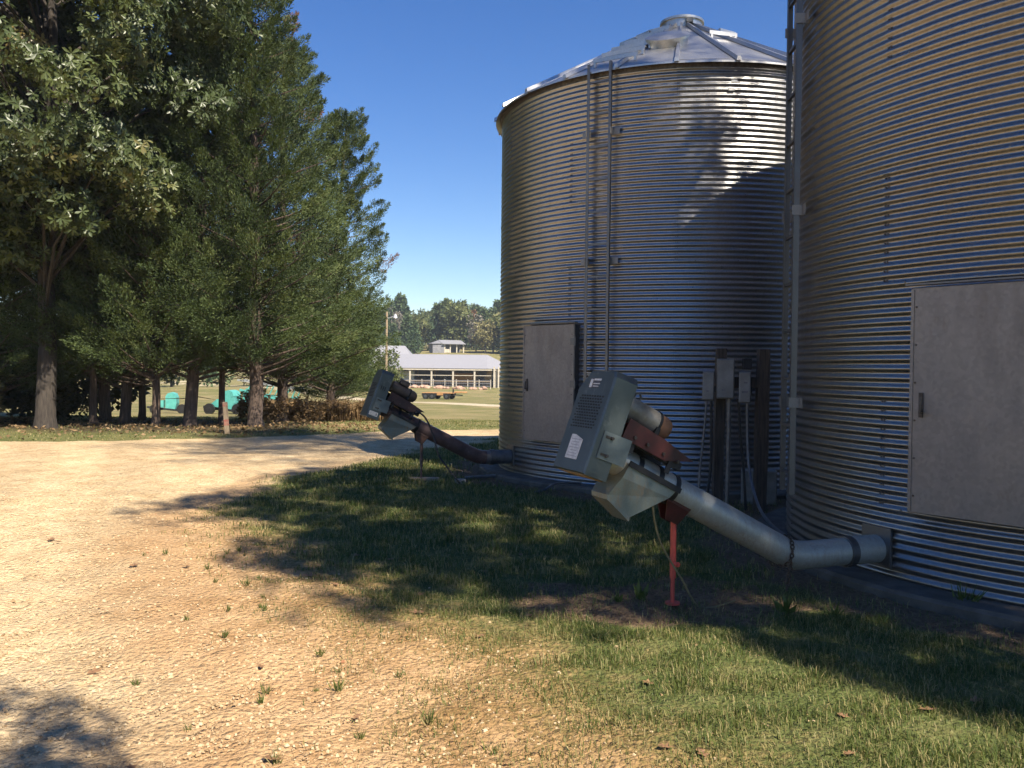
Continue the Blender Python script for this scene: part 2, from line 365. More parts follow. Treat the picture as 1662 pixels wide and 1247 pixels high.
def ground_material():
    m, t, b = mat_new('ground')
    at = lambda n: nd(t, 'ShaderNodeAttribute', attribute_name=n).outputs['Fac']
    n_big = noise(t, .35, 5, .6); n_mid = noise(t, 3.0, 6, .65); n_fine = noise(t, 28, 6, .7); n_blade = noise(t, 70, 4, .7, stretch=(1, .35, 1))
    vor = nd(t, 'ShaderNodeTexVoronoi'); vor.inputs['Scale'].default_value = 34; tc = nd(t, 'ShaderNodeTexCoord'); t.links.new(tc.outputs['Object'], vor.inputs['Vector'])
    vor2 = nd(t, 'ShaderNodeTexVoronoi'); vor2.inputs['Scale'].default_value = 80; t.links.new(tc.outputs['Object'], vor2.inputs['Vector'])
    # gravel
    gcol = ramp(t, n_mid.outputs[0], [(.3, (.43, .30, .165)), (.5, (.54, .40, .235)), (.72, (.62, .485, .305))]).outputs[0]
    st = ramp(t, vor.outputs['Color'], [(0, .68), (.5, 1.0), (1, 1.2)]).outputs[0]
    gcol = mixc(t, .8, gcol, st, 'MULTIPLY')
    st2 = ramp(t, n_fine.outputs[0], [(.30, .55), (.5, 1.0), (.8, 1.15)]).outputs[0]
    gcol = mixc(t, .7, gcol, st2, 'MULTIPLY')
    wv = nd(t, 'ShaderNodeTexWave', wave_type='BANDS', bands_direction='X'); wv.inputs['Scale'].default_value = .19; wv.inputs['Distortion'].default_value = 2.2; wv.inputs['Detail'].default_value = 2
    mpw = nd(t, 'ShaderNodeMapping'); mpw.inputs['Rotation'].default_value = (0, 0, R(-24)); t.links.new(tc.outputs['Object'], mpw.inputs[0]); t.links.new(mpw.outputs[0], wv.inputs[0])
    gcol = mixc(t, .45, gcol, ramp(t, wv.outputs[0], [(.25, .80), (.75, 1.12)]).outputs[0], 'MULTIPLY')
    # dirt
    dcol = ramp(t, n_mid.outputs[0], [(.3, (.31, .165, .070)), (.7, (.45, .27, .13))]).outputs[0]
    dcol = mixc(t, .7, dcol, st2, 'MULTIPLY')
    # grass sheet
    gg = ramp(t, n_mid.outputs[0], [(.28, (.050, .070, .020)), (.5, (.095, .115, .036)), (.74, (.20, .175, .075))]).outputs[0]
    far = ramp(t, n_big.outputs[0], [(.35, (.135, .140, .048)), (.5, (.205, .180, .078)), (.68, (.285, .225, .115))]).outputs[0]
    sep = nd(t, 'ShaderNodeSeparateXYZ'); t.links.new(tc.outputs['Object'], sep.inputs[0])
    fy = nd(t, 'ShaderNodeMapRange'); t.links.new(sep.outputs[1], fy.inputs[0]); fy.inputs[1].default_value = 14; fy.inputs[2].default_value = 26
    gg = mixc(t, fy.outputs[0], gg, far)
    bl = ramp(t, n_blade.outputs[0], [(.3, .55), (.5, 1.0), (.75, 1.3)]).outputs[0]
    gg = mixc(t, .75, gg, bl, 'MULTIPLY')
    # soil by the pads and litter under trees
    soil = ramp(t, n_fine.outputs[0], [(.3, (.085, .055, .034)), (.6, (.19, .13, .08)), (.8, (.32, .24, .15))]).outputs[0]
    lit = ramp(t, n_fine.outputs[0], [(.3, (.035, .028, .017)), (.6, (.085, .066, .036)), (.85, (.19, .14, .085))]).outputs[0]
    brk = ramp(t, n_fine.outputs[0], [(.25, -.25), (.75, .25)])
    def edge(a, soft=.22, amp=.5):
        s = math_(t, 'MULTIPLY_ADD', math_(t, 'SUBTRACT', n_fine.outputs[0], .5), amp, a)
        s = math_(t, 'MULTIPLY_ADD', math_(t, 'SUBTRACT', n_mid.outputs[0], .5), amp * .8, s)
        mr = nd(t, 'ShaderNodeMapRange', interpolation_type='SMOOTHSTEP'); t.links.new(s, mr.inputs[0])
        mr.inputs[1].default_value = .5 - soft; mr.inputs[2].default_value = .5 + soft; return mr.outputs[0]
    g = at('gravel'); d = at('dirt')
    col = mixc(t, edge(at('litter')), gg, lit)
    col = mixc(t, edge(at('pad')), col, soil)
    col = mixc(t, edge(g, .3, .9), col, gcol)
    col = mixc(t, math_(t, 'MULTIPLY', edge(d, .35, .9), .70), col, dcol)
    pcol = ramp(t, n_mid.outputs[0], [(.3, (.40, .33, .23)), (.7, (.55, .47, .34))]).outputs[0]
    col = mixc(t, edge(at('path'), .3, .6), col, pcol)
    t.links.new(col, b.inputs['Base Color']); b.inputs['Roughness'].default_value = .95; b.inputs['Specular IOR Level'].default_value = .15
    h = math_(t, 'MULTIPLY_ADD', vor.outputs['Distance'], -1.2, math_(t, 'MULTIPLY', n_fine.outputs[0], 1.2))
    h = math_(t, 'MULTIPLY_ADD', vor2.outputs['Distance'], -.4, h)
    bump(t, b, h, .85, .022)
    return m
M_GROUND = ground_material()
g_ob = link_mesh('ground', np_mesh('ground', np.stack([xf, yf, zf], 1), faces, M_GROUND,
        {'gravel': gr_, 'dirt': di_, 'pad': pa_, 'litter': tr_, 'path': pt_}, smooth=True))
g_ob['kind'] = 'structure'
def gzs(x, y): return float(gz(np.array([x]), np.array([y]))[0])

# ------------------------------------------------------------ grain bins
PITCH = .0676; AMP = .0088; SH = 12 * PITCH
def sheet_mesh(name, h, mat, phase0):
    span = R(60 + 1.3); na = 21; nz = int(round(h / PITCH * 8)) + 1
    A = np.linspace(0, span, na + 1); A[1] = R(1.0); A[2] = R(1.6)
    Z = np.linspace(0, h + .012, nz)
    AA, ZZ = np.meshgrid(A, Z)
    rad = BR + AMP * np.sin(2 * np.pi * (ZZ + phase0) / PITCH)
    rad = rad + .0035 * (AA < R(1.3)) + .003 * (ZZ < .035)
    V = np.stack([rad * np.cos(AA), rad * np.sin(AA), ZZ], -1).reshape(-1, 3)
    n = na + 1; i = (np.arange(nz - 1)[:, None] * n + np.arange(na)[None, :]).ravel()
    me = np_mesh(name, V, np.stack([i, i + 1, i + 1 + n, i + n], 1), mat, smooth=True)
    return me
def polar(r, a, z): return Vector((r * math.cos(a), r * math.sin(a), z))
def hexbolt(mb, p, n, r=.010, h=.011):
    p = Vector(p); n = Vector(n).normalized(); mb.cyl(p - n * .004, p + n * h, r, r * .85, 6)

def grain_bin(name, label, center, wall_mat, off, door_a, ladder_a, rot0, pad_label, roof_detail=True):
    base_z = .03
    t = thing(name, label, 'grain bin', (center[0], center[1], base_z), 0, 'corrugated grain bins')
    top = 5.27 - base_z
    bounds = [top]; z = 4.459 + off - base_z
    while z > .1: bounds.append(z); z -= SH
    bounds.append(0.0); bounds = bounds[::-1]
    seam_bolts = MB(); cache = {}
    for k, (z0, z1) in enumerate(zip(bounds[:-1], bounds[1:])):
        h = z1 - z0; key = round(h, 3)
        if key not in cache: cache[key] = sheet_mesh('wall_sheet', h, wall_mat, 0 if k else (SH - h))
        for j in range(6):
            a0 = rot0 + R(60 * j + (30 if k % 2 else 0))
            link_mesh('wall_sheet', cache[key], t, (0, 0, z0), a0)
            nrow = int(h / PITCH)
            for q in range(nrow):
                zz = z0 + (q + .75) * PITCH
                for da in (.35, .85):
                    a = a0 + R(da); hexbolt(seam_bolts, polar(BR + .001, a, zz), polar(1, a, 0), .0065, .005)
        if k:
            nb = 66
            for q in range(nb):
                a = rot0 + 2 * math.pi * (q + .3 * (k % 2)) / nb
                hexbolt(seam_bolts, polar(BR + .002, a, z0 + .022), polar(1, a, 0), .009, .008)
    o = seam_bolts.build('seam_bolts', M_BOLTG, t); o['kind'] = 'stuff'
    # roof ------------------------------------------------
    zE = 5.275 - base_z; rE, rT = BR + .10, .30; sl_ = math.tan(R(29.2)); N = 24
    rz = lambda r: zE + (rE - r) * sl_
    def panel():
        mb = MB(); a1 = 2 * math.pi / N; n = 4
        for i in range(n):
            aa, ab = a1 * i / n, a1 * (i + 1) / n
            p = [polar(rE, aa, rz(rE)), polar(rE, ab, rz(rE)), polar(rT, ab, rz(rT)), polar(rT, aa, rz(rT))]
            mb.quad(*p)
            d = Vector((0, 0, -.012)); mb.quad(*[q + d for q in reversed(p)])
            mb.quad(p[0] + Vector((0, 0, -.022)), p[1] + Vector((0, 0, -.022)), p[1], p[0])
        return mb.mesh('roof_panel', M_ROOF)
    def rib():
        mb = MB(); hw, hh = .020, .052
        sec = [(-hw - .012, 0), (-hw, hh), (hw, hh), (hw + .012, 0)]
        pts = []
        for r in (rE + .03, rT + .03):
            for y, h in sec: pts.append(Vector((r, y * (.6 + .4 * (r > 1)), rz(r) + h + .002)))
        mb._add(pts, [(0, 1, 5, 4), (1, 2, 6, 5), (2, 3, 7, 6), (3, 0, 4, 7), (0, 3, 2, 1), (4, 5, 6, 7)])
        return mb.mesh('roof_rib', M_ROOF)
    pm, rm = panel(), rib()
    jit = random.Random(3)
    for i in range(N):
        a = rot0 + 2 * math.pi * i / N
        po = link_mesh('roof_panel', pm, t, (0, 0, jit.uniform(-.006, .004)), a); po.rotation_euler[0] = jit.uniform(-.004, .004)
        link_mesh('roof_rib', rm, t, (0, 0, .004), a)
    mb = MB(); zc = rz(rT) - .03
    mb.cyl((0, 0, zc), (0, 0, zc + .17), .31, .31, 40); mb.cyl((0, 0, zc + .15), (0, 0, zc + .185), .335, .335, 40); mb.cyl((0, 0, zc + .185), (0, 0, zc + .20), .325, .30, 40)
    cap = mb.build('peak_cap', M_ROOF, t, True)
    mb = MB(); mb.box((.05, -.33, zc + .10), (.10, .07, .07)); mb.build('cap_latch', M_STEEL, cap)
    # hatch and roof treads
    a = R(253); r = 1.72; n = Vector((math.cos(a) * math.sin(R(30)), math.sin(a) * math.sin(R(30)), math.cos(R(30)))); c = polar(r, a, rz(r))
    mb = MB(); mb.cyl(c - n * .03, c + n * .09, .27, .27, 36); mb.cyl(c + n * .075, c + n * .11, .295, .295, 36); mb.cyl(c + n * .11, c + n * .135, .285, .22, 36)
    mb.build('roof_hatch', M_ROOF, t, True)
    mb = MB()
    treads = [(R(240), 2.55, .62), (R(239), 2.20, .62), (R(238), 1.85, .60), (R(237), 1.5, .5), (R(236), 1.15, .42), (R(234), .80, .34), (R(284), 1.35, .42), (R(219), 1.2, .3), (R(217), .85, .26), (R(300), 1.0, .3)]
    for a, r, L in treads:
        c = polar(r, a, rz(r) + .075); tg = Vector((-math.sin(a), math.cos(a), 0))
        rd = Vector((math.cos(a), math.sin(a), 0)); m = Matrix((tg, rd, Vector((0, 0, 1)))).transposed()
        tb = MB(); tb.box(c, (L, .010, .045), m); tb.box(c + Vector((0, 0, .027)) - rd * .022, (L, .05, .008), m)
        for s_ in (-1, 1): tb.box(c + tg * s_ * (L / 2 - .03) - Vector((0, 0, .05)), (.03, .03, .07), m)
        tb.build('roof_tread', M_ROOF, t)
    # eave trim ring, its dark colour standing in for shade under the roof panels
    mb = MB(); NN = 72
    for i in range(NN):
        a0, a1 = 2 * math.pi * i / NN, 2 * math.pi * (i + 1) / NN
        mb.quad(polar(BR + .012, a0, top - .05), polar(BR + .012, a1, top - .05), polar(BR + .03, a1, top + .045), polar(BR + .03, a0, top + .045))
    mb.build('eave_ring', M_BOLT, t)
    # ladder ------------------------------------------------
    la = ladder_a; rd = Vector((math.cos(la), math.sin(la), 0)); tg = Vector((-math.sin(la), math.cos(la), 0))
    lz0, lz1 = .42, 5.34; rr = BR + .11; m = Matrix((tg, rd, Vector((0, 0, 1)))).transposed()
    lad = MB().box(rd * (rr - .02) + tg * .155 + Vector((0, 0, (lz0 + lz1) / 2)), (.008, .05, lz1 - lz0), m).build('ladder', M_STEEL, t)
    # each rail is an angle iron: a web and a flange
    MB().box(rd * (rr) + tg * .149 + Vector((0, 0, (lz0 + lz1) / 2)), (.034, .007, lz1 - lz0 - .01), m).build('rail', M_STEEL, lad)
    MB().box(rd * (rr) - tg * .149 + Vector((0, 0, (lz0 + lz1) / 2)), (.034, .007, lz1 - lz0), m).box(rd * (rr - .02) - tg * .165 + Vector((0, 0, (lz0 + lz1) / 2)), (.008, .05, lz1 - lz0), m).build('rail', M_STEEL, lad)
    z = lz0 + .18
    while z < lz1 - .05:
        MB().box(rd * (rr - .02) + Vector((0, 0, z)), (.30, .028, .024), m).build('rung', M_STEEL, lad); z += .41
    for z in (1.24 - base_z, 2.88 - base_z, 4.5 - base_z):
        for s_ in (-1, 1):
            MB().box(rd * (BR + .045) + tg * s_ * .20 + Vector((0, 0, z)), (.12, .004, .085), m).box(rd * (BR + .075) + tg * s_ * .168 + Vector((0, 0, z)), (.004, .11, .085), m).build('bracket', M_BRKT, lad)
    # door ------------------------------------------------
    da = door_a; rd = Vector((math.cos(da), math.sin(da), 0)); tg = Vector((-math.sin(da), math.cos(da), 0)); m = Matrix((tg, rd, Vector((0, 0, 1)))).transposed()
    zc, hh, ww = 1.315 - base_z, 1.555, .965
    fr = MB()
    for s_ in (-1, 1): fr.box(rd * (BR - .03) + tg * s_ * (ww / 2 - .03) + Vector((0, 0, zc)), (.05, .13, hh - .02), m)
    for s_ in (-1, 1): fr.box(rd * (BR - .015) + Vector((0, 0, zc + s_ * (hh / 2 - .03))), (ww - .12, .10, .05), m)
    dr = MB().box(rd * (BR + .048) + Vector((0, 0, zc)), (ww, .024, hh), m, .006).build('door', M_DOOR, t)
    fr.build('door_frame', M_STEEL, dr)
    for s_ in (-1, 1): MB().box(rd * (BR + .0625) + tg * s_ * (ww / 2 - .014) + Vector((0, 0, zc)), (.022, .006, hh - .03), m).build('folded_rim', M_DOOR, dr)
    for q in (-.55, 0, .55):
        MB().cyl(rd * (BR + .055) + tg * (ww / 2 + .012) + Vector((0, 0, zc + q - .06)), rd * (BR + .055) + tg * (ww / 2 + .012) + Vector((0, 0, zc + q + .06)), .012, .012, 10).box(rd * (BR + .064) + tg * (ww / 2 - .03) + Vector((0, 0, zc + q)), (.07, .006, .09), m).build('hinge', M_STEEL, dr)
    hd = MB(); hx = -tg * (ww / 2 - .085)
    hd.box(rd * (BR + .066) + hx + Vector((0, 0, zc - .03)), (.028, .012, .17), m)
    hd.cyl(rd * (BR + .07) + hx + tg * .004 + Vector((0, 0, zc - .08)), rd * (BR + .125) + hx + tg * .02 + Vector((0, 0, zc - .08)), .009, .009, 8)
    hd.cyl(rd * (BR + .12) + hx + tg * .02 + Vector((0, 0, zc - .08)), rd * (BR + .12) + hx + tg * .03 + Vector((0, 0, zc + .02)), .009, .007, 8)
    hd.build('handle', M_BOLT, dr)
    sc = MB()
    for s_ in (-1, 1):
        for q in range(6):
            p = rd * (BR + .06) + tg * s_ * (ww / 2 - .04) + Vector((0, 0, zc - hh / 2 + .12 + q * .26)); hexbolt(sc, p, rd, .008, .006)
    sc.build('door_screws', M_BOLT, dr)['kind'] = 'stuff'
    hood = MB().box(rd * (BR + .055) + Vector((0, 0, zc + hh / 2 + .02)), (ww + .06, .06, .012), m); hood.build('drip_edge', M_STEEL, dr)
    return t
binA = grain_bin('grain_bin', 'whole galvanized grain bin with conical ribbed roof, ladder and closed door', BA, M_WALL, 0.0, R(222.1), R(238.4), R(18), '')
binB = grain_bin('grain_bin', 'larger-looking corrugated bin whose roof is cut off by the top of the frame', BB, M_WALLB, .10, R(218.7), R(176.6), R(-8), '')
binB['label'] = 'dull brownish corrugated bin with wide door, ladder seen edge-on against the other bin'
MB().box((0, 0, 0), (.075, .004, .03)).build('tag_plate', M_LABEL, binA, loc=(polar(BR + .012, R(272.6), 5.02)), rot=(0, 0, R(2.6)))
MB().box((0, 0, 0), (.075, .004, .03)).build('tag_plate', M_LABEL, binA, loc=(polar(BR + .012, R(271.9), 4.92)), rot=(0, 0, R(2)))

def pad(c, label):
    mb = MB(); N = 72; pts = []
    rj = random.Random(int(c[0] * 100))
    for r, z in ((PAD + .02, -.16), (PAD + .02, .0), (PAD, .022)):
        for i in range(N):
            a = 2 * math.pi * i / N; k = rj.uniform(-.012, .012); pts.append(polar(r + k, a, z))
    fs = [tuple(2 * N + i for i in range(N))]
    for l in range(2):
        for i in range(N): j = (i + 1) % N; fs.append((l * N + i, l * N + j, (l + 1) * N + j, (l + 1) * N + i))
    mb._add(pts, fs)
    return tag(mb.build('concrete_pad', M_CONC, loc=(c[0], c[1], 0.006)), label, 'concrete pad', 'concrete pads')
pad(BA, 'round concrete pad under the bin with the conical roof')
pad(BB, 'round concrete pad under the dull brownish bin')

# ------------------------------------------------------------ unloading augers
def auger(label, loc, rz, Le, L, tubem, standm, headm, motorm, stand_s, style, cable_z):
    """local +X points away from the bin wall, tube axis height .21"""
    t = thing('unloading_auger', label, 'auger', loc, rz, 'bin unloading augers')
    zt = .215; ang = R(27); rt = .100
    a = Vector((math.cos(ang), 0, math.sin(ang))); b = Vector((-math.sin(ang), 0, math.cos(ang))); y = Vector((0, 1, 0)); E = Vector((Le, 0, zt))
    P = lambda s_, yy, bb: E + a * s_ + y * yy + b * bb
    mrot = Matrix((a, y, b)).transposed()
    # flange on the wall + horizontal tube
    mb = MB(); mb.tube([(-.06, 0, zt), (.30, 0, zt)], rt * 1.02, 24); mb.tube([(.295, 0, zt), (Le - .10, 0, zt), (Le - .02, 0, zt + .003)], rt * .97, 24)
    it = mb.build('intake_tube', M_TUBE if style == 0 else M_CONDUIT, t, True)
    mb = MB(); mb.box((.012, 0, zt + .02), (.02, .27, .29)); mb.build('wall_flange', M_STEEL, it)
    mb = MB(); mb.tube([(.27, 0, zt), (.33, 0, zt)], rt * 1.12, 24); mb.build('coupling_ring', M_STEEL, it, True)
    # elbow + inclined tube
    bend = [E + Vector((-.10, 0, 0)), E + Vector((-.04, 0, .006)), E + Vector((.01, 0, .016)), E + a * .06 + Vector((0, 0, .004)), E + a * .12]
    mb = MB(); mb.tube(bend + [P(L * .52, 0, 0)], [rt * 1.0] * 6, 28); mb.tube([P(L * .515, 0, 0), P(L * .53, 0, 0)], rt * 1.012, 28); mb.tube([P(L * .525, 0, 0), P(L - .02, 0, 0)], rt * .985, 28)
    tb = mb.build('inclined_tube', tubem, t, True)
    # discharge hood under the head
    s0, s1 = L - .56, L - .19
    zd = Vector((0, 0, -1)); q0, q1 = P(s0, 0, -.02), P(s1, 0, -.02)
    wy = .135
    def ring(p0, p1, w_): return [p0 - y * w_, p0 + y * w_, p1 + y * w_, p1 - y * w_]
    r1 = ring(P(s0, 0, .0), P(s1 + .02, 0, .0), wy)
    r2_ = ring(P(s0 + .03, 0, -.07), P(s1 + .03, 0, -.10), wy)
    lowA = P(s1 - .15, 0, -.295); lowB = P(s1 + .06, 0, -.235)
    r3 = ring(lowA, lowB, wy * .78)
    r4 = ring(lowA + zd * .03 + a * .004, lowB + zd * .03, wy * .78)
    mb = MB(); n = 4; mb._add(r1 + r2_ + r3 + r4, [(3, 2, 1, 0)] + [(l * 4 + i, l * 4 + (i + 1) % 4, l * 4 + 4 + (i + 1) % 4, l * 4 + 4 + i) for l in range(3) for i in range(4)] + [(12, 13, 14, 15)])
    hd = mb.build('discharge_hood', headm, t)
    mb = MB()
    for s_ in (-1, 1): mb.bar(P(s0 - .02, s_ * (wy + .008), .0), P(s1 + .03, s_ * (wy + .008), .0), .012, .035, b)
    mb.build('hood_rim', M_DARKST, hd)
    # saddle bands
    mb = MB()
    for s_ in (s0 - .04, s0 + .10, s1 - .1): mb.tube([P(s_, 0, 0), P(s_ + .035, 0, 0)], rt * 1.05, 24)
    mb.build('tube_band', M_DARKST, tb, True)
    # motor mount: red trough plus dark bracket
    mb = MB()
    mb.prism([P(L - .44, -.16, .20), P(L - .44, .16, .20), P(L - .02, .16, .20), P(L - .02, -.16, .20)], (0, 0, 0), b * .012)
    for s_ in (-1, 1):
        mb.prism([P(L - .56, s_ * .165, .20), P(L - .36, s_ * .165, .115), P(L - .02, s_ * .165, .115), P(L - .02, s_ * .165, .245), P(L - .30, s_ * .165, .235)], (0, 0, 0), y * .008)
    mm = mb.build('motor_mount', M_REDD if style == 0 else simple('mount_rust_brown', (.075, .035, .03), (.04, .022, .02), 9, .6), t)
    mb = MB(); mb.box(P(L - .26, .12, .135), (.50, .05, .05), mrot).box(P(L - .26, -.12, .135), (.50, .05, .05), mrot)
    for s_ in (L - .42, L - .12):
        mb.box(P(s_, .15, .105), (.035, .012, .10), mrot); mb.box(P(s_, -.15, .105), (.035, .012, .10), mrot)
    mb.build('mount_rail', M_DARKST, mm)
    mb = MB()
    for s_ in (L - .45, L - .33, L - .2, L - .1): mb.cyl(P(s_, .13, .15), P(s_, .19, .15), .011, .011, 6)
    mb.build('mount_bolts', M_BOLT, mm)['kind'] = 'stuff'
    # motor
    bm_ = .325; mr = .083
    mb = MB(); mb.tube([P(L - .02, 0, bm_), P(L - .29, 0, bm_)], mr, 28)
    mo = mb.build('motor', motorm, t, True)
    mb = MB(); mb.tube([P(L - .285, 0, bm_), P(L - .35, 0, bm_), P(L - .385, 0, bm_), P(L - .405, 0, bm_)], [mr * .985, mr * .96, mr * .80, mr * .45], 28)
    mb.build('motor_end_bell', M_RUST if style == 0 else motorm, mo, True)
    mb = MB(); mb.tube([P(L - .275, 0, bm_), P(L - .292, 0, bm_)], mr * 1.06, 28); mb.box(P(L - .28, mr * .9, bm_ - .05), (.03, .03, .05), mrot); mb.build('motor_band', M_BLACK, mo, True)
    mb = MB(); mb.tube([P(L - .07, .0, bm_ + mr - .01), P(L - .07, .01, bm_ + mr + .03), P(L - .095, .01, bm_ + mr + .04), P(L - .12, .0, bm_ + mr + .02), P(L - .12, 0, bm_ + mr - .01)], .007, 8); mb.build('lifting_eye', M_STEEL, mo, True)
    if style == 1:
        mb = MB(); mb.box(P(L - .16, .03, bm_ + mr + .03), (.14, .09, .07), mrot, .008); mb.build('wiring_box', motorm, mo)
    # belt guard across the end of the head
    P_, m_ = P, mrot; ga = R(20); a2 = Vector((math.cos(ga), 0, math.sin(ga))); b2 = Vector((-math.sin(ga), 0, math.cos(ga))); G0 = P_(L, 0, 0)
    P = lambda s_, yy, bb: G0 + a2 * (s_ - L) + y * yy + b2 * bb
    mrot = Matrix((a2, y, b2)).transposed()
    gl, gh, gb0, gb1, gw0, gw1 = L, L + .165, -.185, .475, .215, .215
    poly = [(-gw0, gb0), (gw0, gb0), (gw1, gb1 - .04), (gw1 - .03, gb1), (-gw1 + .10, gb1), (-gw1, gb1 - .12)]
    mb = MB(); n = len(poly)
    mb._add([P(gl, yy, bb) for yy, bb in poly] + [P(gh - .012, yy, bb) for yy, bb in poly] + [P(gh, yy * .965, (bb - .15) * .98 + .15) for yy, bb in poly],
            [tuple(range(n - 1, -1, -1)), tuple(range(2 * n, 3 * n))] + [(l * n + i, l * n + (i + 1) % n, (l + 1) * n + (i + 1) % n, (l + 1) * n + i) for l in range(2) for i in range(n)])
    bg_ = mb.build('belt_guard', M_GUARD, t)
    mb = MB(); mb.box(P(gl + .07, 0, gb0 - .004), (.13, .36, .006), mrot); mb.build('guard_bottom_lining', simple('tan_board_%d' % style, (.26, .17, .08), (.17, .11, .05), 12, .8), bg_)
    for s_ in (-1, 1):
        mb = MB(); mb.box(P(gl + .02, s_ * (gw0 + .006), .02), (.20, .008, .17), mrot)
        sp = mb.build('guard_side_plate', M_GUARD2, bg_)
        mb = MB()
        for bb in (-.035, .075): mb.box(P(gl + .075, s_ * (gw0 + .012), bb), (.055, .006, .014), mrot); mb.cyl(P(gl + .06, s_ * (gw0 + .008), bb), P(gl + .06, s_ * (gw0 + .026), bb), .011, .011, 6)
        mb.build('plate_bolts', M_BOLT, sp)['kind'] = 'stuff'
    # perforations and stickers on the outer face
    fs_ = gh + .0015; mb = MB()
    if style == 0:
        for i in range(12):
            for j in range(9): mb.box(P(fs_, -.135 + j * .034 + (.017 if i % 2 else 0) - .01, .10 + i * .0185), (.003, .019, .0095), mrot)
    else:
        for i in range(10):
            for j in range(8): mb.box(P(fs_, -.135 + j * .036, .10 + i * .02), (.003, .02, .0095), mrot)
    mb.build('vent_holes', M_BLACK, bg_)['kind'] = 'stuff'
    if style == 0:
        st = MB().box(P(fs_, -.02, .39), (.002, .13, .065), mrot).build('nameplate_sticker', M_PRINT, bg_)
        mb = MB(); mb.box(P(fs_ + .0015, -.062, .387), (.002, .03, .055), mrot)
        mb.box(P(fs_ + .0015, .012, .412), (.002, .09, .012), mrot).box(P(fs_ + .0015, .012, .385), (.002, .085, .006), mrot).box(P(fs_ + .0015, .008, .368), (.002, .075, .005), mrot)
        mb.prism([P(fs_ + .0028, -.070, .372), P(fs_ + .0028, -.052, .372), P(fs_ + .0028, -.061, .402)], (0, 0, 0), a * .001)
        mb.build('sticker_print', M_LABEL, st)
        pl = [(-.075, -.11), (.085, -.11), (.085, .045), (.03, .045), (-.075, .02)]
        st = MB().prism([P(fs_, -yy, bb) for yy, bb in pl], (0, 0, 0), a * .002).build('warning_sticker', M_LABEL, bg_)
        mb = MB()
        for i in range(7): mb.box(P(fs_ + .0025, -.003, -.092 + i * .018), (.001, .13 - .02 * (i % 3), .004), mrot)
        mb.build('sticker_print', simple('sticker_grey_print', (.33, .33, .34), (.28, .28, .29), 20, .6), st)
    else:
        mb = MB()
        for i in range(3): mb.box(P(gl + .055 + i * .028, gw1 + .002, .24 + i * .0), (.010, .004, .055), mrot)
        mb.build('side_slots', M_BLACK, bg_)
        st = MB().box(P(gl + .09, gw0 + .002, -.12), (.12, .002, .055), mrot).build('warning_sticker', M_LABEL, bg_)
        mb = MB()
        for i in range(3): mb.box(P(gl + .10, gw0 + .004, -.137 + i * .016), (.07, .001, .006), mrot)
        mb.box(P(gl + .05, gw0 + .004, -.12), (.022, .001, .036), mrot); mb.build('sticker_print', simple('sticker_grey_print_b', (.25, .25, .26), (.2, .2, .21), 20, .6), st)
    # stand
    P, mrot = P_, m_
    ps = P(stand_s, 0, -rt); gx = ps.x
    foot = cable_z
    mb = MB(); mb.cyl((gx, 0, foot + .17), (gx, 0, ps.z - .01), .020, .020, 14); st = mb.build('stand', standm, t, True)
    mb = MB(); mb.cyl((gx, 0, foot), (gx, 0, foot + .20), .014, .014, 12); mb.cyl((gx, 0, foot), (gx, 0, foot + .012), .05, .05, 12); mb.build('stand_foot', standm, st, True)
    mb = MB(); mb.cyl((gx, -.02, foot + .27), (gx, .07, foot + .27), .009, .009, 8); mb.cyl((gx, .05, foot + .27), (gx, .06, foot + .27), .018, .018, 6); mb.build('stand_pin', standm, st)
    mb = MB()
    for s_ in (-1, 1): mb.prism([P(stand_s - .08, s_ * .075, -.04), P(stand_s + .14, s_ * .075, -.04), P(stand_s + .05, s_ * .03, -.19), P(stand_s - .05, s_ * .03, -.19)], (0, 0, 0), y * .008)
    mb.box(P(stand_s + .03, 0, -.075), (.20, .15, .012), mrot); mb.build('stand_clamp', M_REDD if style == 0 else standm, st)
    return t, P
ua = math.atan2(-.379, -.925)
aug1, P1 = auger('silver galvanized auger on a bright red stand beside the dull brownish bin', (2.70, 6.28, 0.0), ua, .79, 1.72, M_TUBE, M_RED, M_HOOD, M_MOTOR, 1.04, 0, -.03)
aug2, P2 = auger('maroon rusty auger on a thin brown stand below the bin with the conical roof', (0.0, 12.30, 0.03), math.atan2(-.365, -.93), .50, 1.60, M_MAROON, M_RUSTST, M_HOOD, simple('motor_brown', (.17, .13, .10), (.10, .075, .06), 8, .5, .3), .88, 1, -.06)
def wpt(o, p):
    c, s = math.cos(o.rotation_euler[2]), math.sin(o.rotation_euler[2])
    return Vector((o.location.x + c * p.x - s * p.y, o.location.y + s * p.x + c * p.y, o.location.z + p.z))
# chain looped round the near elbow, its ends hanging down
def chain(pts, name, label, r=.0065, parts=True):
    t = thing(name, label, 'chain', (pts[0].x, pts[0].y, pts[0].z))
    d = [0]
    for p, q in zip(pts[:-1], pts[1:]): d.append(d[-1] + (q - p).length)
    L = .034; n = int(d[-1] / L * 1.15); mb = MB()
    o0 = Vector(pts[0])
    for i in range(n):
        s_ = d[-1] * (i + .5) / n; k = max(j for j in range(len(d)) if d[j] <= s_); k = min(k, len(pts) - 2)
        f = (s_ - d[k]) / max(d[k + 1] - d[k], 1e-6); c = pts[k].lerp(pts[k + 1], f) - o0
        ax = (pts[k + 1] - pts[k]).normalized(); ref = Vector((0, 0, 1)) if abs(ax.z) < .9 else Vector((1, 0, 0))
        sd = ax.cross(ref).normalized()
        if i % 2: sd = ax.cross(sd)
        ring = [c + ax * (math.cos(u) * L * .62) + sd * (math.sin(u) * L * .34) for u in np.linspace(0, 2 * math.pi, 9)]
        lk = MB(); lk.tube(ring, r * .75, 5, False); lk.build('chain_link', M_CHAIN, t, True)
    return t
s_ch = .10
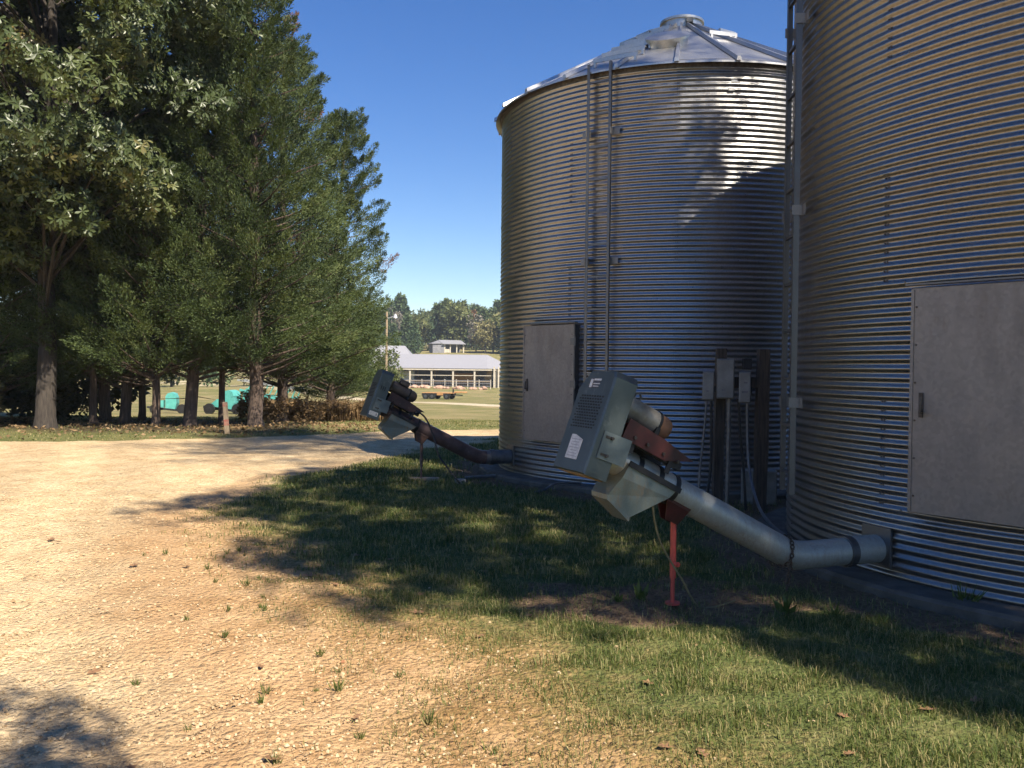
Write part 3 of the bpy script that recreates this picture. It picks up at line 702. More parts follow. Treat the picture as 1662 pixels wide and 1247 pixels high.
loop = [wpt(aug1, P1(s_ch + .02 * math.sin(u * 2), .113 * math.cos(u), .113 * math.sin(u))) for u in np.linspace(-.5, 2 * math.pi - .5, 26)]
hang = [loop[-1] + Vector((-.004 * i, -.006 * i * (1 if i < 3 else .6), -.027 * i)) for i in range(1, 8)]
chain(loop + hang, 'chain', 'rusty chain wrapped round the elbow of the silver auger, end hanging down')
chain([h + Vector((.018, .012, .02)) for h in hang[:1] + hang[2:]], 'chain', 'loose second strand of rusty chain hanging beside the elbow of the silver auger', .0055)

def cable(name, label, pts, r, mat, cat='cable', n=24):
    pts = [Vector(p) for p in pts]; o0 = pts[0].copy()
    out = []
    m = len(pts)
    for i in range(m - 1):
        p0, p1, p2, p3 = pts[max(i - 1, 0)], pts[i], pts[i + 1], pts[min(i + 2, m - 1)]
        for k in range(6):
            u = k / 6
            out.append(.5 * ((2 * p1) + (p2 - p0) * u + (2 * p0 - 5 * p1 + 4 * p2 - p3) * u * u + (3 * p1 - p0 - 3 * p2 + p3) * u ** 3) - o0)
    out.append(pts[-1] - o0)
    return tag(MB().tube(out, r, 8).build(name, mat, None, True, loc=o0), label, cat)
p = wpt(aug1, P1(1.30, .10, -.09)); q = wpt(aug1, P1(.78, .03, -.09))
cable('power_cable', 'thin yellowish cable hanging from the silver auger to the ground', [p, p + Vector((.015, .0, -.16)), p + Vector((.07, .02, -.34)), p + Vector((.20, .04, -.55)), Vector((p.x + .34, p.y + .10, gzs(p.x + .34, p.y + .1) + .015)), Vector((p.x + .6, p.y + .25, gzs(p.x + .6, p.y + .25) + .008))], .0065, M_YEL)
p = wpt(aug2, P2(1.16, .172, .17))
e = Vector((p.x + .62, p.y - .25, 0)); e.z = gzs(e.x, e.y) + .01
cable('power_cable', 'black cable looping from the motor of the maroon auger to the ground', [p, p + Vector((.13, -.02, -.10)), p + Vector((.24, -.06, -.33)), p + Vector((.32, -.13, -.58)), p + Vector((.45, -.2, -.75)), e], .012, M_BLACK)

# ------------------------------------------------------------ electrical rack between the bins
def post(x, y, h, w_, tilt, label):
    z = gzs(x, y) - .05; mb = MB(); rj = random.Random(int(x * 99)); pts = []
    for i in range(6):
        f = i / 5; k = [rj.uniform(-.006, .006) for _ in range(8)]
        for q, (sx, sy) in enumerate(((-1, -1), (1, -1), (1, 1), (-1, 1))): pts.append((sx * w_ / 2 + k[q] + tilt * f * h, sy * w_ / 2 + k[q + 4], f * h))
    fs = [(3, 2, 1, 0), (20, 21, 22, 23)] + [(l * 4 + i, l * 4 + (i + 1) % 4, l * 4 + 4 + (i + 1) % 4, l * 4 + 4 + i) for l in range(5) for i in range(4)]
    mb._add(pts, fs)
    return tag(mb.build('timber_post', M_POST, loc=(x, y, z)), label, 'post', 'posts between the bins')
post(2.32, 9.62, 1.85, .105, .010, 'dark timber post behind the grey electrical boxes')
post(2.735, 9.42, 1.84, .12, .012, 'dark timber post standing free, carrying no electrical box')
tag(MB().box((0, 0, 0), (.50, .035, .12)).build('cross_board', M_POST, loc=(2.53, 9.455 + .03, 1.38), rot=(0, 0, R(-20))), 'dark cross board joining the two timber posts', 'board')
def ebox(x, y, z, w_, d, h, rz, label, marks):
    t = thing('electrical_box', label, 'electrical box', (x, y, z), rz, 'electrical boxes')
    MB().box((0, 0, 0), (w_, d, h), None, .006).build('enclosure', M_EBOX, t)
    c = MB().box((0, -d / 2 - .008, 0), (w_ * .92, .02, h * .95), None, .007).build('cover', M_EBOX, t)
    mb = MB()
    for (mx, mz, mw, mh) in marks: mb.box((mx * w_, -d / 2 - .0185, mz * h), (mw * w_, .002, mh * h))
    if marks: mb.build('cover_label', M_PRINT, c)['kind'] = 'stuff'
    MB().box((w_ / 2 + .008, -.01, -h * .1), (.014, .03, .07)).build('switch_lever', M_DARKST, t)
    return t
ebox(2.175, 9.50, 1.34, .125, .11, .32, R(-14), 'narrow grey electrical box on the far side of the tallest box from the free post', [(-.05, -.18, .2, .05)])
ebox(2.355, 9.47, 1.42, .19, .13, .44, R(-14), 'tallest grey electrical box on the post between the bins', [(-.1, -.28, .22, .03)])
ebox(2.545, 9.38, 1.33, .125, .11, .34, R(-14), 'small grey electrical box between the tallest box and the free post', [(.05, .15, .3, .05), (0, -.15, .5, .07)])
tag(MB().box((0, 0, 0), (.09, .08, .12), None, .006).build('junction_box', M_DARKST, loc=(2.57, 9.40, 1.585)), 'small dark junction box above the smallest electrical box', 'box')
def conduit(label, pts, r, mat=M_CONDUIT): cable('conduit', label, pts, r, mat, 'conduit')
conduit('straight grey conduit below the tallest electrical box', [(2.40, 9.47, 1.20), (2.40, 9.47, .8), (2.395, 9.47, .4), (2.39, 9.47, -.05)], .024)
conduit('thin grey conduit leaning down from the narrow electrical box', [(2.155, 9.49, 1.17), (2.13, 9.49, .8), (2.09, 9.48, .4), (2.07, 9.45, -.03)], .012)
conduit('dark conduit hanging between the narrow box and the timber post', [(2.205, 9.49, 1.17), (2.215, 9.49, .8), (2.205, 9.49, .35), (2.13, 9.47, .0), (2.0, 9.40, -.02)], .014, M_DARKST)
conduit('dark conduit dropping behind the straight grey one', [(2.49, 9.42, 1.20), (2.52, 9.44, .8), (2.57, 9.46, .4), (2.60, 9.46, -.03)], .015, M_DARKST)
conduit('long grey flexible conduit curving down to the foot of the dull bin', [(2.57, 9.36, 1.15), (2.575, 9.35, .8), (2.58, 9.25, .4), (2.56, 8.85, .12), (2.52, 8.30, .03), (2.44, 7.6, .05), (2.34, 7.1, .10)], .016)
mb = MB(); mb.box((0, 0, 0), (.40, .20, .40), None, .012)
tag(mb.build('concrete_block', M_BLOCK, loc=(2.90, 10.02, .155), rot=(0, 0, R(-15))), 'pale concrete block on the ground behind the free timber post', 'block')
# small debris by the pads
def plank(loc, L, w_, h, rz, mat, label, cat='board', name='loose_board'):
    return tag(MB().box((0, 0, 0), (L, w_, h)).build(name, mat, loc=(loc[0], loc[1], gzs(loc[0], loc[1]) + h / 2 + .004), rot=(0, 0, rz)), label, cat)
plank((-1.20, 11.80), .42, .16, .03, R(5), M_TIMB, 'short weathered board under the thin brown stand')
tag(MB().tube([(-.3, 0, 0), (.3, 0, .02)], .022, 10).build('loose_pipe', M_CONDUIT, loc=(-.36, 12.02, gzs(-.36, 12.02) + .03), rot=(0, 0, R(22))), 'short grey pipe lying by the pad of the conical-roofed bin', 'pipe')
plank((-.68, 11.45), .13, .09, .06, R(20), M_BLOCK, 'small pale block lying in the shade near the maroon auger', 'block', 'small_block')
cable('loose_cable', 'grey cable end curling off the pad under the conical-roofed bin', [(.28, 10.62, gzs(.28, 10.62) + .015), (.42, 10.75, gzs(.42, 10.75) + .03), (.60, 10.86, .065), (.9, 10.95, .052)], .016, M_CONDUIT)

# ------------------------------------------------------------ vegetation builders
def slivers(P, D, L, W, shade, fold=None):
    """diamond leaves: base points P, direction D (unit), length L, width W -> verts, faces, shade"""
    n = len(P); up_ = rng.normal(size=(n, 3)); S = np.cross(D, up_); S /= np.linalg.norm(S, axis=1)[:, None] + 1e-9
    L = L[:, None]; W = W[:, None]
    V = np.stack([P, P + D * L * .45 + S * W * .5, P + D * L, P + D * L * .45 - S * W * .5], 1).reshape(-1, 3)
    F = np.arange(4 * n).reshape(n, 4); return V, F, np.repeat(shade, 4)
def unit(v): return v / (np.linalg.norm(v, axis=1)[:, None] + 1e-9)
def merge(parts):
    Vs, Fs, Ss, o = [], [], [], 0
    for V, F, S in parts: Vs.append(V); Fs.append(F + o); Ss.append(S); o += len(V)
    return np.concatenate(Vs), np.concatenate(Fs), np.concatenate(Ss)
def cedar_meshes(seed, H, Rm, zb, nplume, per, shape=1.0, size=1.0):
    global rng
    rng = np.random.default_rng(seed); rj = random.Random(seed)
    Ps, Ds, Ls, Ws, Sh = [], [], [], [], []
    tm = MB(); lean = (rj.uniform(-.25, .25), rj.uniform(-.2, .2))
    axis_ = lambda z: np.array((lean[0] * (z / H) ** 2 * 2, lean[1] * (z / H) ** 2 * 2, z))
    zs = [0, .25, .8, 2, 4, 6, 8, H * .8, H * .97]; zs = sorted(set(min(z, H * .97) for z in zs))
    tm.tube([axis_(z) + np.array((rj.uniform(-.03, .03), rj.uniform(-.03, .03), 0)) for z in zs], [(.21 if z < .1 else .165 if z < .5 else .145 * (1 - z / H) + .02) * (H / 11) for z in zs], 10)
    lobes = [(rj.uniform(0, 6.28), rj.uniform(zb, H * .8), rj.uniform(.10, .28)) for _ in range(9)]
    for i in range(nplume):
        f = (i + rj.random()) / nplume
        z = zb + (H - zb) * (1 - (1 - f) ** .62) if False else zb + (H - zb) * f ** 1.18
        az = i * 2.39996 + rj.uniform(-.4, .4)
        u = (z - zb) / (H - zb)
        env = Rm * min(1, (u + .06) / .16) ** .5 * (1 - u) ** (.62 * shape) + .16
        for la, lz, lk in lobes:
            dd = math.cos(az - la); dz = (z - lz) / 1.3
            if dd > .3: env *= 1 + lk * (dd - .3) * math.exp(-dz * dz)
        rr = env * rj.choice([rj.uniform(.15, .6), rj.uniform(.6, .95), rj.uniform(.8, 1.08)])
        out = np.array((math.cos(az), math.sin(az), 0))
        c = axis_(z) + out * rr; rise = rj.uniform(.35, 1.3) - (.45 if u < .22 else 0)
        d = out * 1.0 + np.array((rj.uniform(-.35, .35), rj.uniform(-.35, .35), rise)); d /= np.linalg.norm(d)
        plen = rj.uniform(.50, .95) * (.6 + .4 * (1 - u)) * size; prad = plen * rj.uniform(.38, .58)
        n = per; s = rng.uniform(-.45, .75, n); tt = np.clip((.8 - s) / 1.2, 0.02, 1)
        off = unit(rng.normal(size=(n, 3))) * (rng.uniform(0, 1, n) ** .5 * prad * tt ** .6)[:, None]
        P = c + d * (s * plen)[:, None] + off
        dirs = unit(d * 1.0 + off / prad * .9 + rng.normal(0, .35, (n, 3)) + np.array((0, 0, .15)))
        sh = rj.uniform(.15, .85)
        Ps.append(P); Ds.append(dirs); Ls.append(rng.uniform(.045, .11, n) * size); Ws.append(rng.uniform(.014, .028, n) * size)
        Sh.append(np.clip(sh + rng.normal(0, .13, n), 0, .93) if rj.random() > .006 else np.full(n, 1.0))
        if i % 3 == 0 and u < .85:
            b0 = axis_(max(z - rr * .35, .4)); tm.tube([b0, (b0 + c) / 2 + np.array((0, 0, -.05)), c], [.035 * (1 - u) + .010, .022 * (1 - u) + .008, .006], 5, False)
    # bare dead twigs low on the trunk
    for i in range(16):
        z = rj.uniform(zb * .45, zb + 1.2); az = rj.uniform(0, 6.28); b0 = axis_(z); L = rj.uniform(.4, 1.2)
        tm.tube([b0, b0 + np.array((math.cos(az) * L, math.sin(az) * L, rj.uniform(-.15, .3)))], [.014, .004], 4, False)
    V, F, S = slivers(np.concatenate(Ps), np.concatenate(Ds), np.concatenate(Ls), np.concatenate(Ws), np.concatenate(Sh))
    return tm.mesh('trunk', M_BARK, True), np_mesh('crown', V, F, M_CEDAR, {'shade': S})
def oak_meshes(seed, H, zb, Rm, nclump, whorls, leaf=.17):
    global rng
    rng = np.random.default_rng(seed); rj = random.Random(seed); tm = MB()
    tm.tube([(0, 0, -.1), (0, 0, .3), (.05, .03, 2), (.0, .1, zb + 1), (.15, .05, H * .6), (.1, .1, H * .88)], [.30, .23, .20, .17, .12, .03], 12)
    parts = []
    for i in range(nclump):
        v = unit(rng.normal(size=(1, 3)))[0]; rad = rng.uniform(.35, 1) ** .5
        cz = (zb + H) / 2; hz = (H - zb) / 2
        c = np.array((v[0] * Rm * rad, v[1] * Rm * rad, cz + v[2] * hz * rad))
        if c[2] < cz: c[:2] *= .75 + .25 * (c[2] - zb) / (cz - zb)
        cr = rj.uniform(.45, 1.0)
        n = int(whorls * cr * cr * 1.6); base = c + unit(rng.normal(size=(n, 3))) * (rng.uniform(.15, 1, n) ** .45)[:, None] * np.array((cr, cr, cr * .62))
        nrm = unit((base - c) + np.array((0, 0, .25 * cr)) + rng.normal(0, .35 * cr, (n, 3)) + (c - np.array((0, 0, cz))) * .06)
        m = 6
        N = np.repeat(nrm, m, 0); B = np.repeat(base, m, 0)
        t1 = unit(np.cross(N, np.array((.3, .2, .93)))); t2 = np.cross(N, t1)
        an = np.tile(np.arange(m) * 2 * np.pi / m, n) + np.repeat(rng.uniform(0, 6.28, n), m) + rng.normal(0, .25, n * m)
        D = unit(t1 * np.cos(an)[:, None] + t2 * np.sin(an)[:, None] + N * rng.uniform(-.15, .45, n * m)[:, None] + np.array((0, 0, -.18)))
        Lf = rng.uniform(.7, 1.15, n * m) * leaf
        S = np.cross(D, N); S = unit(S + rng.normal(0, .25, S.shape)); Wd = Lf * .42
        # two folded halves either side of the midrib
        def pt(a_, b_): return B + D * (Lf * a_)[:, None] + S * (Wd * b_)[:, None] + N * (np.abs(b_) * Wd * .18)[:, None]
        V = np.stack([pt(0, 0), pt(.36, .26), pt(.68, .46), pt(1, 0), pt(.68, -.46), pt(.36, -.26)], 1).reshape(-1, 3)
        k = np.arange(n * m)[:, None] * 6
        F = np.concatenate([k + np.array([[0, 1, 2, 3]]), k + np.array([[0, 3, 4, 5]])])
        sh = rj.uniform(.1, .8); shade = np.clip(sh + np.repeat(rng.normal(0, .12, n), m), 0, .95)
        if rj.random() < .05: shade = shade * 0 + rng.uniform(.92, 1.0)
        parts.append((V, F, np.repeat(shade, 6)))
        b0 = np.array((0, 0, max(zb * .8, c[2] - np.hypot(c[0], c[1]) * .75)))
        if i % 4 == 0: tm.tube([b0, b0 * .45 + c * .55 + np.array((rj.uniform(-.3, .3), rj.uniform(-.3, .3), .3)), c * .9 + b0 * .1], [.055, .03, .008], 5, False)
    V, F, S = merge(parts)
    return tm.mesh('trunk', M_BARKO, True), np_mesh('crown', V, F, M_OAK, {'shade': S})
def blob_tree(seed, H, zb, Rm, n, leaf, mat, cone=False, bark=M_BARKO, clumps=26):
    global rng
    rng = np.random.default_rng(seed); rj = random.Random(seed); parts = []
    tm = MB(); tm.tube([(0, 0, -.3), (0, 0, zb), (.1, 0, H * .9)], [Rm * .07, Rm * .055, .02], 6)
    for i in range(clumps):
        if cone:
            u = (i + .5) / clumps; az = i * 2.4; r = Rm * (1 - u) * .75; c = np.array((math.cos(az) * r, math.sin(az) * r, zb + (H - zb) * u)); cr = Rm * (.30 + .35 * (1 - u))
        else:
            v = unit(rng.normal(size=(1, 3)))[0] * rng.uniform(.4, .85); c = np.array((v[0] * Rm, v[1] * Rm, (H + zb) / 2 + v[2] * (H - zb) / 2)); cr = Rm * rj.uniform(.28, .5)
        k = n // clumps; off = unit(rng.normal(size=(k, 3))) * (rng.uniform(.3, 1, k) ** .5 * cr)[:, None]; off[:, 2] *= .75
        D = unit(off + rng.normal(0, .5 * cr, (k, 3)))
        sh = rj.uniform(.1, .9); parts.append(slivers(c + off, D, rng.uniform(.7, 1.3, k) * leaf, rng.uniform(.45, .8, k) * leaf, np.clip(sh + rng.normal(0, .12, k), 0, 1)))
        b0 = np.array((0, 0, zb + (c[2] - zb) * .5)); tm.tube([b0, c], [Rm * .02, Rm * .006], 4, False)
    V, F, S = merge(parts)
    return tm.mesh('trunk', bark, True), np_mesh('crown', V, F, mat, {'shade': S})
def tree(name, meshes, label, x, y, rz=0.0, sc=(1, 1, 1), group=None, cat='tree', dz=-.02, rx=0.0):
    t = thing(name, label, cat, (x, y, gzs(x, y) + dz), rz, group); t.scale = sc; t.rotation_euler[0] = rx
    link_mesh('trunk', meshes[0], t); link_mesh('crown', meshes[1], t); return t

# ------------------------------------------------------------ trees left of the drive
CED_T = cedar_meshes(21, 12.9, 2.3, 1.8, 620, 350, .95)
CED_N = cedar_meshes(22, 10.6, 1.7, 1.35, 420, 350, .62)
CED_S = cedar_meshes(23, 6.6, 1.5, 1.6, 250, 320, .7)
OAK = oak_meshes(31, 15.0, 3.4, 5.0, 450, 72)
GT = 'trees along the drive'
tree('cedar_tree', CED_T, 'tallest dark cedar, its thick trunk standing behind the red-marked post', -6.65, 22.3, 1.0, (1, 1, 1), GT)
tree('cedar_tree', CED_N, 'pointed cedar spire with side branches standing against the blue sky', -6.35, 30.0, .4, (1.0, 1.0, 1.0), GT)
tree('cedar_tree', CED_N, 'cedar half hidden between the tallest cedar and the pointed spire', -6.9, 25.8, 2.4, (1.05, 1.05, 1.08), GT)
tree('cedar_tree', CED_N, 'low cedar behind the pointed spire, towards the barn', -7.6, 36.5, 4.0, (1.15, 1.15, .72), GT)
tree('cedar_tree', CED_T, 'cedar with a thick leaning trunk beside a thin-trunked cedar', -8.25, 22.0, 2.0, (.85, .85, .92), GT, rx=.05)
tree('cedar_tree', CED_S, 'thin-trunked cedar just behind the thick leaning trunk', -7.75, 22.9, .5, (.9, .9, 1.25), GT)
tree('cedar_tree', CED_S, 'small bright cedar with a pale reddish trunk beside the turquoise hopper', -8.95, 21.6, 3.0, (1.1, 1.1, 1.0), GT)
tree('cedar_tree', CED_S, 'short cedar among the shaded trunks, between the oak and the small bright cedar', -10.75, 22.0, 1.2, (1, 1, 1.1), GT)
tree('cedar_tree', CED_N, 'dark straight cedar just behind the short cedar in the shade', -10.25, 22.8, .2, (.9, .9, .95), GT)
tree('cedar_tree', CED_T, 'dark broad cedar standing close behind the big oak', -11.2, 23.6, 4.2, (.85, .85, .9), GT)
tree('cedar_tree', CED_S, 'slender cedar in deep shade, farthest back among the shaded trunks', -10.5, 24.4, 5.0, (1, 1, 1.3), GT)
tree('oak_tree', OAK, 'big oak with glossy star-like leaf clusters overhanging the drive', -11.2, 20.6, .6, (1, 1, 1), GT)
tree('oak_tree', OAK, 'second oak behind the glossy big oak, at the edge of the wood', -16.5, 24.5, 2.6, (1, 1, 1), GT)
tree('cedar_tree', CED_T, 'tall cedar in the deep shade behind the big oak', -13.6, 25.2, 3.3, (1, 1, .95), GT)
tree('cedar_tree', CED_N, 'cedar filling the shade on the outer side of the big oak', -13.2, 21.6, 2.2, (1, 1, .8), GT)
# ------------------------------------------------------------ trees behind and right of the camera (they cast the shade)
OAK2 = oak_meshes(37, 15.0, 8.2, 3.7, 145, 42, .205)
GS = 'shade trees behind the camera'
tree('oak_tree', OAK2, 'tall oak behind the camera whose crown shades the augers', 6.4, 1.25, .3, (1, 1, 1), GS)
PINE2 = cedar_meshes(41, 26.0, 2.4, 19.5, 150, 120, .8, 2.6)
tree('pine_tree', PINE2, 'high-crowned pine behind the camera shading the drive before the trees', 7.6, 2.3, .9, (1, 1, 1), GS)
OAK3 = oak_meshes(38, 8.0, 4.0, 2.2, 60, 42, .205)
tree('oak_tree', OAK3, 'young oak behind the camera shading the near corner of the gravel', 1.15, -1.70, 2.0, (.38, .38, 1.0), GS)
tree('oak_tree', OAK3, 'slim oak behind the camera shading a band of the near grass', 6.5, -.55, 3.1, (.5, .5, 1.3), GS)

# ------------------------------------------------------------ underbrush, stalks
SHR = [blob_tree(50 + i, 1.2, .1, .85, 2600, .11, M_SHRUB, clumps=16, bark=M_BARK) for i in range(2)]
for i, (x, y, s, lab) in enumerate([(-13.4, 20.3, 1.3, 'leafy bush in the shade on the outer side of the big oak'), (-12.4, 23.4, .9, 'bush behind the big oak trunk'),
        (-15.0, 22.0, 1.8, 'large bush at the dark edge of the wood'), (-17.5, 20.5, 1.8, 'large bush at the outer edge of the wood'), (-14.2, 27.0, 2.4, 'tallest bush behind the wood edge'), (-17.6, 27.5, 2.6, 'wide bush far back in the wood')]):
    t = thing('bush', lab, 'bush', (x, y, gzs(x, y)), i * 1.3, 'underbrush'); t.scale = (s * 1.2, s * 1.2, s)
    link_mesh('stems', SHR[i % 2][0], t); link_mesh('leaves', SHR[i % 2][1], t)
DSH = blob_tree(60, 1.0, .05, .7, 1800, .10, M_DEADS, clumps=12, bark=M_BARK)
for x, y, s, lab in ((-7.15, 24.4, .95, 'dead brown bush at the end of the dry stalk row'), (-6.35, 26.2, .8, 'dry brown shrub in front of the stalk row')):
    t = thing('dead_bush', lab, 'bush', (x, y, gzs(x, y)), 1.0, 'dead bushes'); t.scale = (s * 1.3, s * .9, s); link_mesh('stems', DSH[0], t); link_mesh('leaves', DSH[1], t)
rng = np.random.default_rng(77)
n = 5200; px_ = rng.uniform(-8.4, -3.7, n); py_ = 27.3 + rng.uniform(0, 1.2, n) + (px_ + 6.6) * .05
gap = (np.sin(px_ * 5.2) > -.93); px_, py_ = px_[gap], py_[gap]; n = len(px_)
P = np.stack([px_, py_, gz(px_, py_)], 1); D = unit(np.stack([rng.normal(0, .09, n), rng.normal(0, .09, n), np.ones(n)], 1))
pa = [slivers(P, D, rng.uniform(.42, .72, n), rng.uniform(.02, .035, n), rng.uniform(.1, .9, n))]
k = rng.integers(0, n, 7000); P2_ = P[k] + D[k] * rng.uniform(.15, .65, 7000)[:, None]
pa.append(slivers(P2_, unit(rng.normal(size=(7000, 3)) * np.array((1, 1, .8))), rng.uniform(.10, .26, 7000), rng.uniform(.015, .04, 7000), rng.uniform(0, 1, 7000)))
V, F, S = merge(pa)
tag(link_mesh('dry_stalks', np_mesh('dry_stalks', V, F, M_DEADS, {'shade': S})), 'row of dry brown standing stalks beyond the drive', 'stalks', kind='stuff')

# ------------------------------------------------------------ far wood on the hill
KINDS = {'pine': (blob_tree(70, 15, 1.5, 4.0, 2200, 1.0, M_FARP, True, M_BARK, 30), 'pine_tree', 'green pine in the wood on the hill behind the barn'),
         'broad': (blob_tree(71, 14, 1.5, 5.0, 2400, 1.0, M_FARD), 'broadleaf_tree', 'green leafy tree in the wood on the hill behind the barn'),
         'broad2': (blob_tree(72, 12, 1.0, 4.6, 2000, .9, M_FARD), 'broadleaf_tree', 'green leafy tree in the wood on the hill behind the barn'),
         'yellow': (blob_tree(73, 12, 1.5, 4.2, 1800, .9, M_FARY), 'broadleaf_tree', 'yellowish autumn tree at the edge of the far wood'),
         'orange': (blob_tree(74, 14, 2.0, 3.2, 1500, .8, M_FARO), 'broadleaf_tree', 'rusty orange tree in the far wood near the small shed'),
         'bare': (blob_tree(75, 13, 1.0, 3.8, 900, .7, M_FARB), 'bare_tree', 'greyish nearly bare tree at the edge of the far wood')}
rj = random.Random(5)
def far_tree(kind, x, y, s):
    ms, nm, lab = KINDS[kind]; tree(nm, ms, lab, x, y, rj.uniform(0, 6.28), (s, s, s * rj.uniform(.88, 1.12)), 'far wood ' + kind[:5], dz=-.3)
for row, (y0, st) in enumerate(((268, 6.5), (284, 5.6), (304, 5.8), (326, 6.2), (345, 6.5))):
    x = -y0 * .27
    while x < y0 * .30:
        kx = x / y0
        kind = rj.choices(['pine', 'broad', 'broad2', 'yellow', 'bare'], [4, 4, 3, .6, .8])[0]
        if row == 0 and -.105 < kx < -.045 and rj.random() < .6: x += st; continue
        if row == 1 and -.055 < kx < -.040: kind = 'orange'
        far_tree(kind, x, y0 + rj.uniform(-5, 5), rj.uniform(.88, 1.12) * (1 + .03 * row)); x += st * rj.uniform(.75, 1.25)
for kind, x, y, s in (('pine', -33, 236, .62), ('pine', -29.5, 240, .66), ('pine', -26.5, 232, .55), ('pine', -36, 238, .75), ('bare', -34, 252, .9), ('bare', -10.5, 248, .85), ('yellow', -7.6, 244, .8), ('yellow', -5.6, 250, .95), ('broad', -3, 246, .95), ('pine', -1, 243, .8), ('broad2', -19, 262, .9), ('broad', 1.5, 240, 1.0)):
    far_tree(kind, x, y, s)
# mid-distance trees left of the barn
for kind, x, y, s in (('broad', -24, 118, .62), ('pine', -19.8, 112, .5), ('broad2', -29, 122, .7), ('broad', -36, 124, .75), ('pine', -42, 120, .6), ('broad2', -50, 126, .8), ('broad', -60, 122, .8), ('broad2', -17.6, 122, .5)):
    ms, nm, lab = KINDS[kind]
    tree(nm, ms, 'green %s by the fence between the barn and the cedars' % ('pine' if kind == 'pine' else 'leafy tree'), x, y, rj.uniform(0, 6.28), (s, s, s), 'trees beside the barn ' + kind[:5], dz=-.2)

# ------------------------------------------------------------ barn, shed and far objects
def barn():
    y0 = 140; zg = gzs(-10, y0); x0, x1 = -24.0, -1.6; ev = 3.05; rg = 5.25; dp = 11.0
    t = thing('pole_barn', 'long open-sided pole barn with pale tin roof and fence rails', 'barn', (0, y0, zg))
    rf = MB().prism([(x0 - .6, -.6, ev - .15), (x0 - .6, dp / 2, rg), (x0 - .6, dp / 2, rg + .14), (x0 - .6, -.75, ev - .01)], (0, 0, 0), (x1 - x0 - 2.0, 0, 0)).build('roof', M_TIN, t)
    MB().prism([(x0 - .6, dp + .6, ev - .15), (x0 - .6, dp / 2 + .02, rg), (x0 - .6, dp / 2 + .02, rg + .14), (x0 - .6, dp + .75, ev - .01)], (0, 0, 0), (x1 - x0 - 2.0, 0, 0)).build('roof', M_TIN, t)
    # hipped end
    MB()._add
    hip = MB(); xe = x1 - 2.6; hip._add([(xe, -.75, ev), (xe, dp / 2, rg + .13), (x1 + 2.2, 1.2, ev), (x1 + 2.2, dp - 1.2, ev), (xe, dp + .75, ev), (x1 + 1.0, -.75, ev)], [(0, 5, 2, 1), (1, 2, 3), (1, 3, 4)]); hip.build('hip_roof', M_TIN, t)
    MB().box(((x0 + x1) / 2, -.62, ev - .20), (x1 - x0 + 3, .10, .22)).build('eave_beam', M_PALEP, t)
    for i in range(7):
        x = x0 + .4 + i * (x1 - x0) / 6.4
        for yy in (-.4, dp * .5, dp):
            p = MB().box((x, yy, ev / 2 - .05), (.26, .26, ev + .1))
            if yy < 0: p.prism([(x - .55, yy, ev - .15), (x, yy, ev - .75), (x + .55, yy, ev - .15)], (0, 0, 0), (0, .12, 0))
            p.build('post', M_PALEP if yy < 0 else M_TIMB, t)
    for x in (-2.9, -2.2): MB().box((x, -.9, ev / 2 + .15), (.24, .2, ev + .4)).build('post', M_PALEP, t)
    for z in (.95, 1.9):
        MB().box((-9.0, -.42, z), (15.0 if z > 1 else 22, .08, .10)).build('rail', M_PALEP if z > 1 else M_TIMB, t)
    MB().box((-13, dp + .3, 1.5), (22, .12, 3.0)).build('back_wall', M_SHEDW, t)
    MB().prism([(-5.2, 3, 0), (-3.4, 3, 0), (-3.4, 3, 2.8), (-4.0, 3, 2.8)], (0, 0, 0), (0, .2, 0)).build('end_panel', M_TIMB, t)
    # things kept inside
    for x, yy, w_, d, h, m, nm, lab in ((-18.2, 4.2, 3.6, 2.0, 2.2, M_WHITE, 'box_trailer', 'pale box trailer parked inside the open barn'), (-8.4, 5.0, 3.6, 1.8, 1.9, M_HAY, 'hay_stack', 'stack of pale hay inside the open barn'), (-12.8, 5.2, 2.0, 1.6, 1.0, M_DARKST, 'feed_cart', 'dark feed cart inside the open barn')):
        q = thing(nm, lab, nm.split('_')[1], (x, y0 + yy, zg))
        MB().box((0, 0, h / 2 + .35), (w_, d, h), None, .08).build('body', m, q)
        for sx in (-.35, .35): MB().cyl((sx * w_, -d / 2 - .05, .35), (sx * w_, -d / 2 + .2, .35), .35, .35, 14).build('wheel' if m != M_HAY else 'bottom_bale', M_BLACK if m != M_HAY else M_TIMB, q)
    q = thing('pickup_truck', 'white pickup truck standing inside the open barn', 'truck', (-12.3, y0 + 7.6, zg))
    MB().box((0, 0, .85), (4.6, 1.8, .65), None, .12).build('body', M_WHITE, q)
    MB().prism([(-1.1, -.8, 1.15), (1.2, -.8, 1.15), (.7, -.8, 1.85), (-.8, -.8, 1.85)], (0, 0, 0), (0, 1.6, 0)).build('cab', M_WHITE, q)
    MB().prism([(-.9, -.83, 1.22), (1.0, -.83, 1.22), (.6, -.83, 1.75), (-.72, -.83, 1.75)], (0, 0, 0), (0, .02, 0)).build('side_window', M_GLASS, q)
    for sx in (-1.4, 1.4): MB().cyl((sx, -.95, .38), (sx, -.7, .38), .38, .38, 16).build('wheel', M_BLACK, q)
    return zg
zg_b = barn()
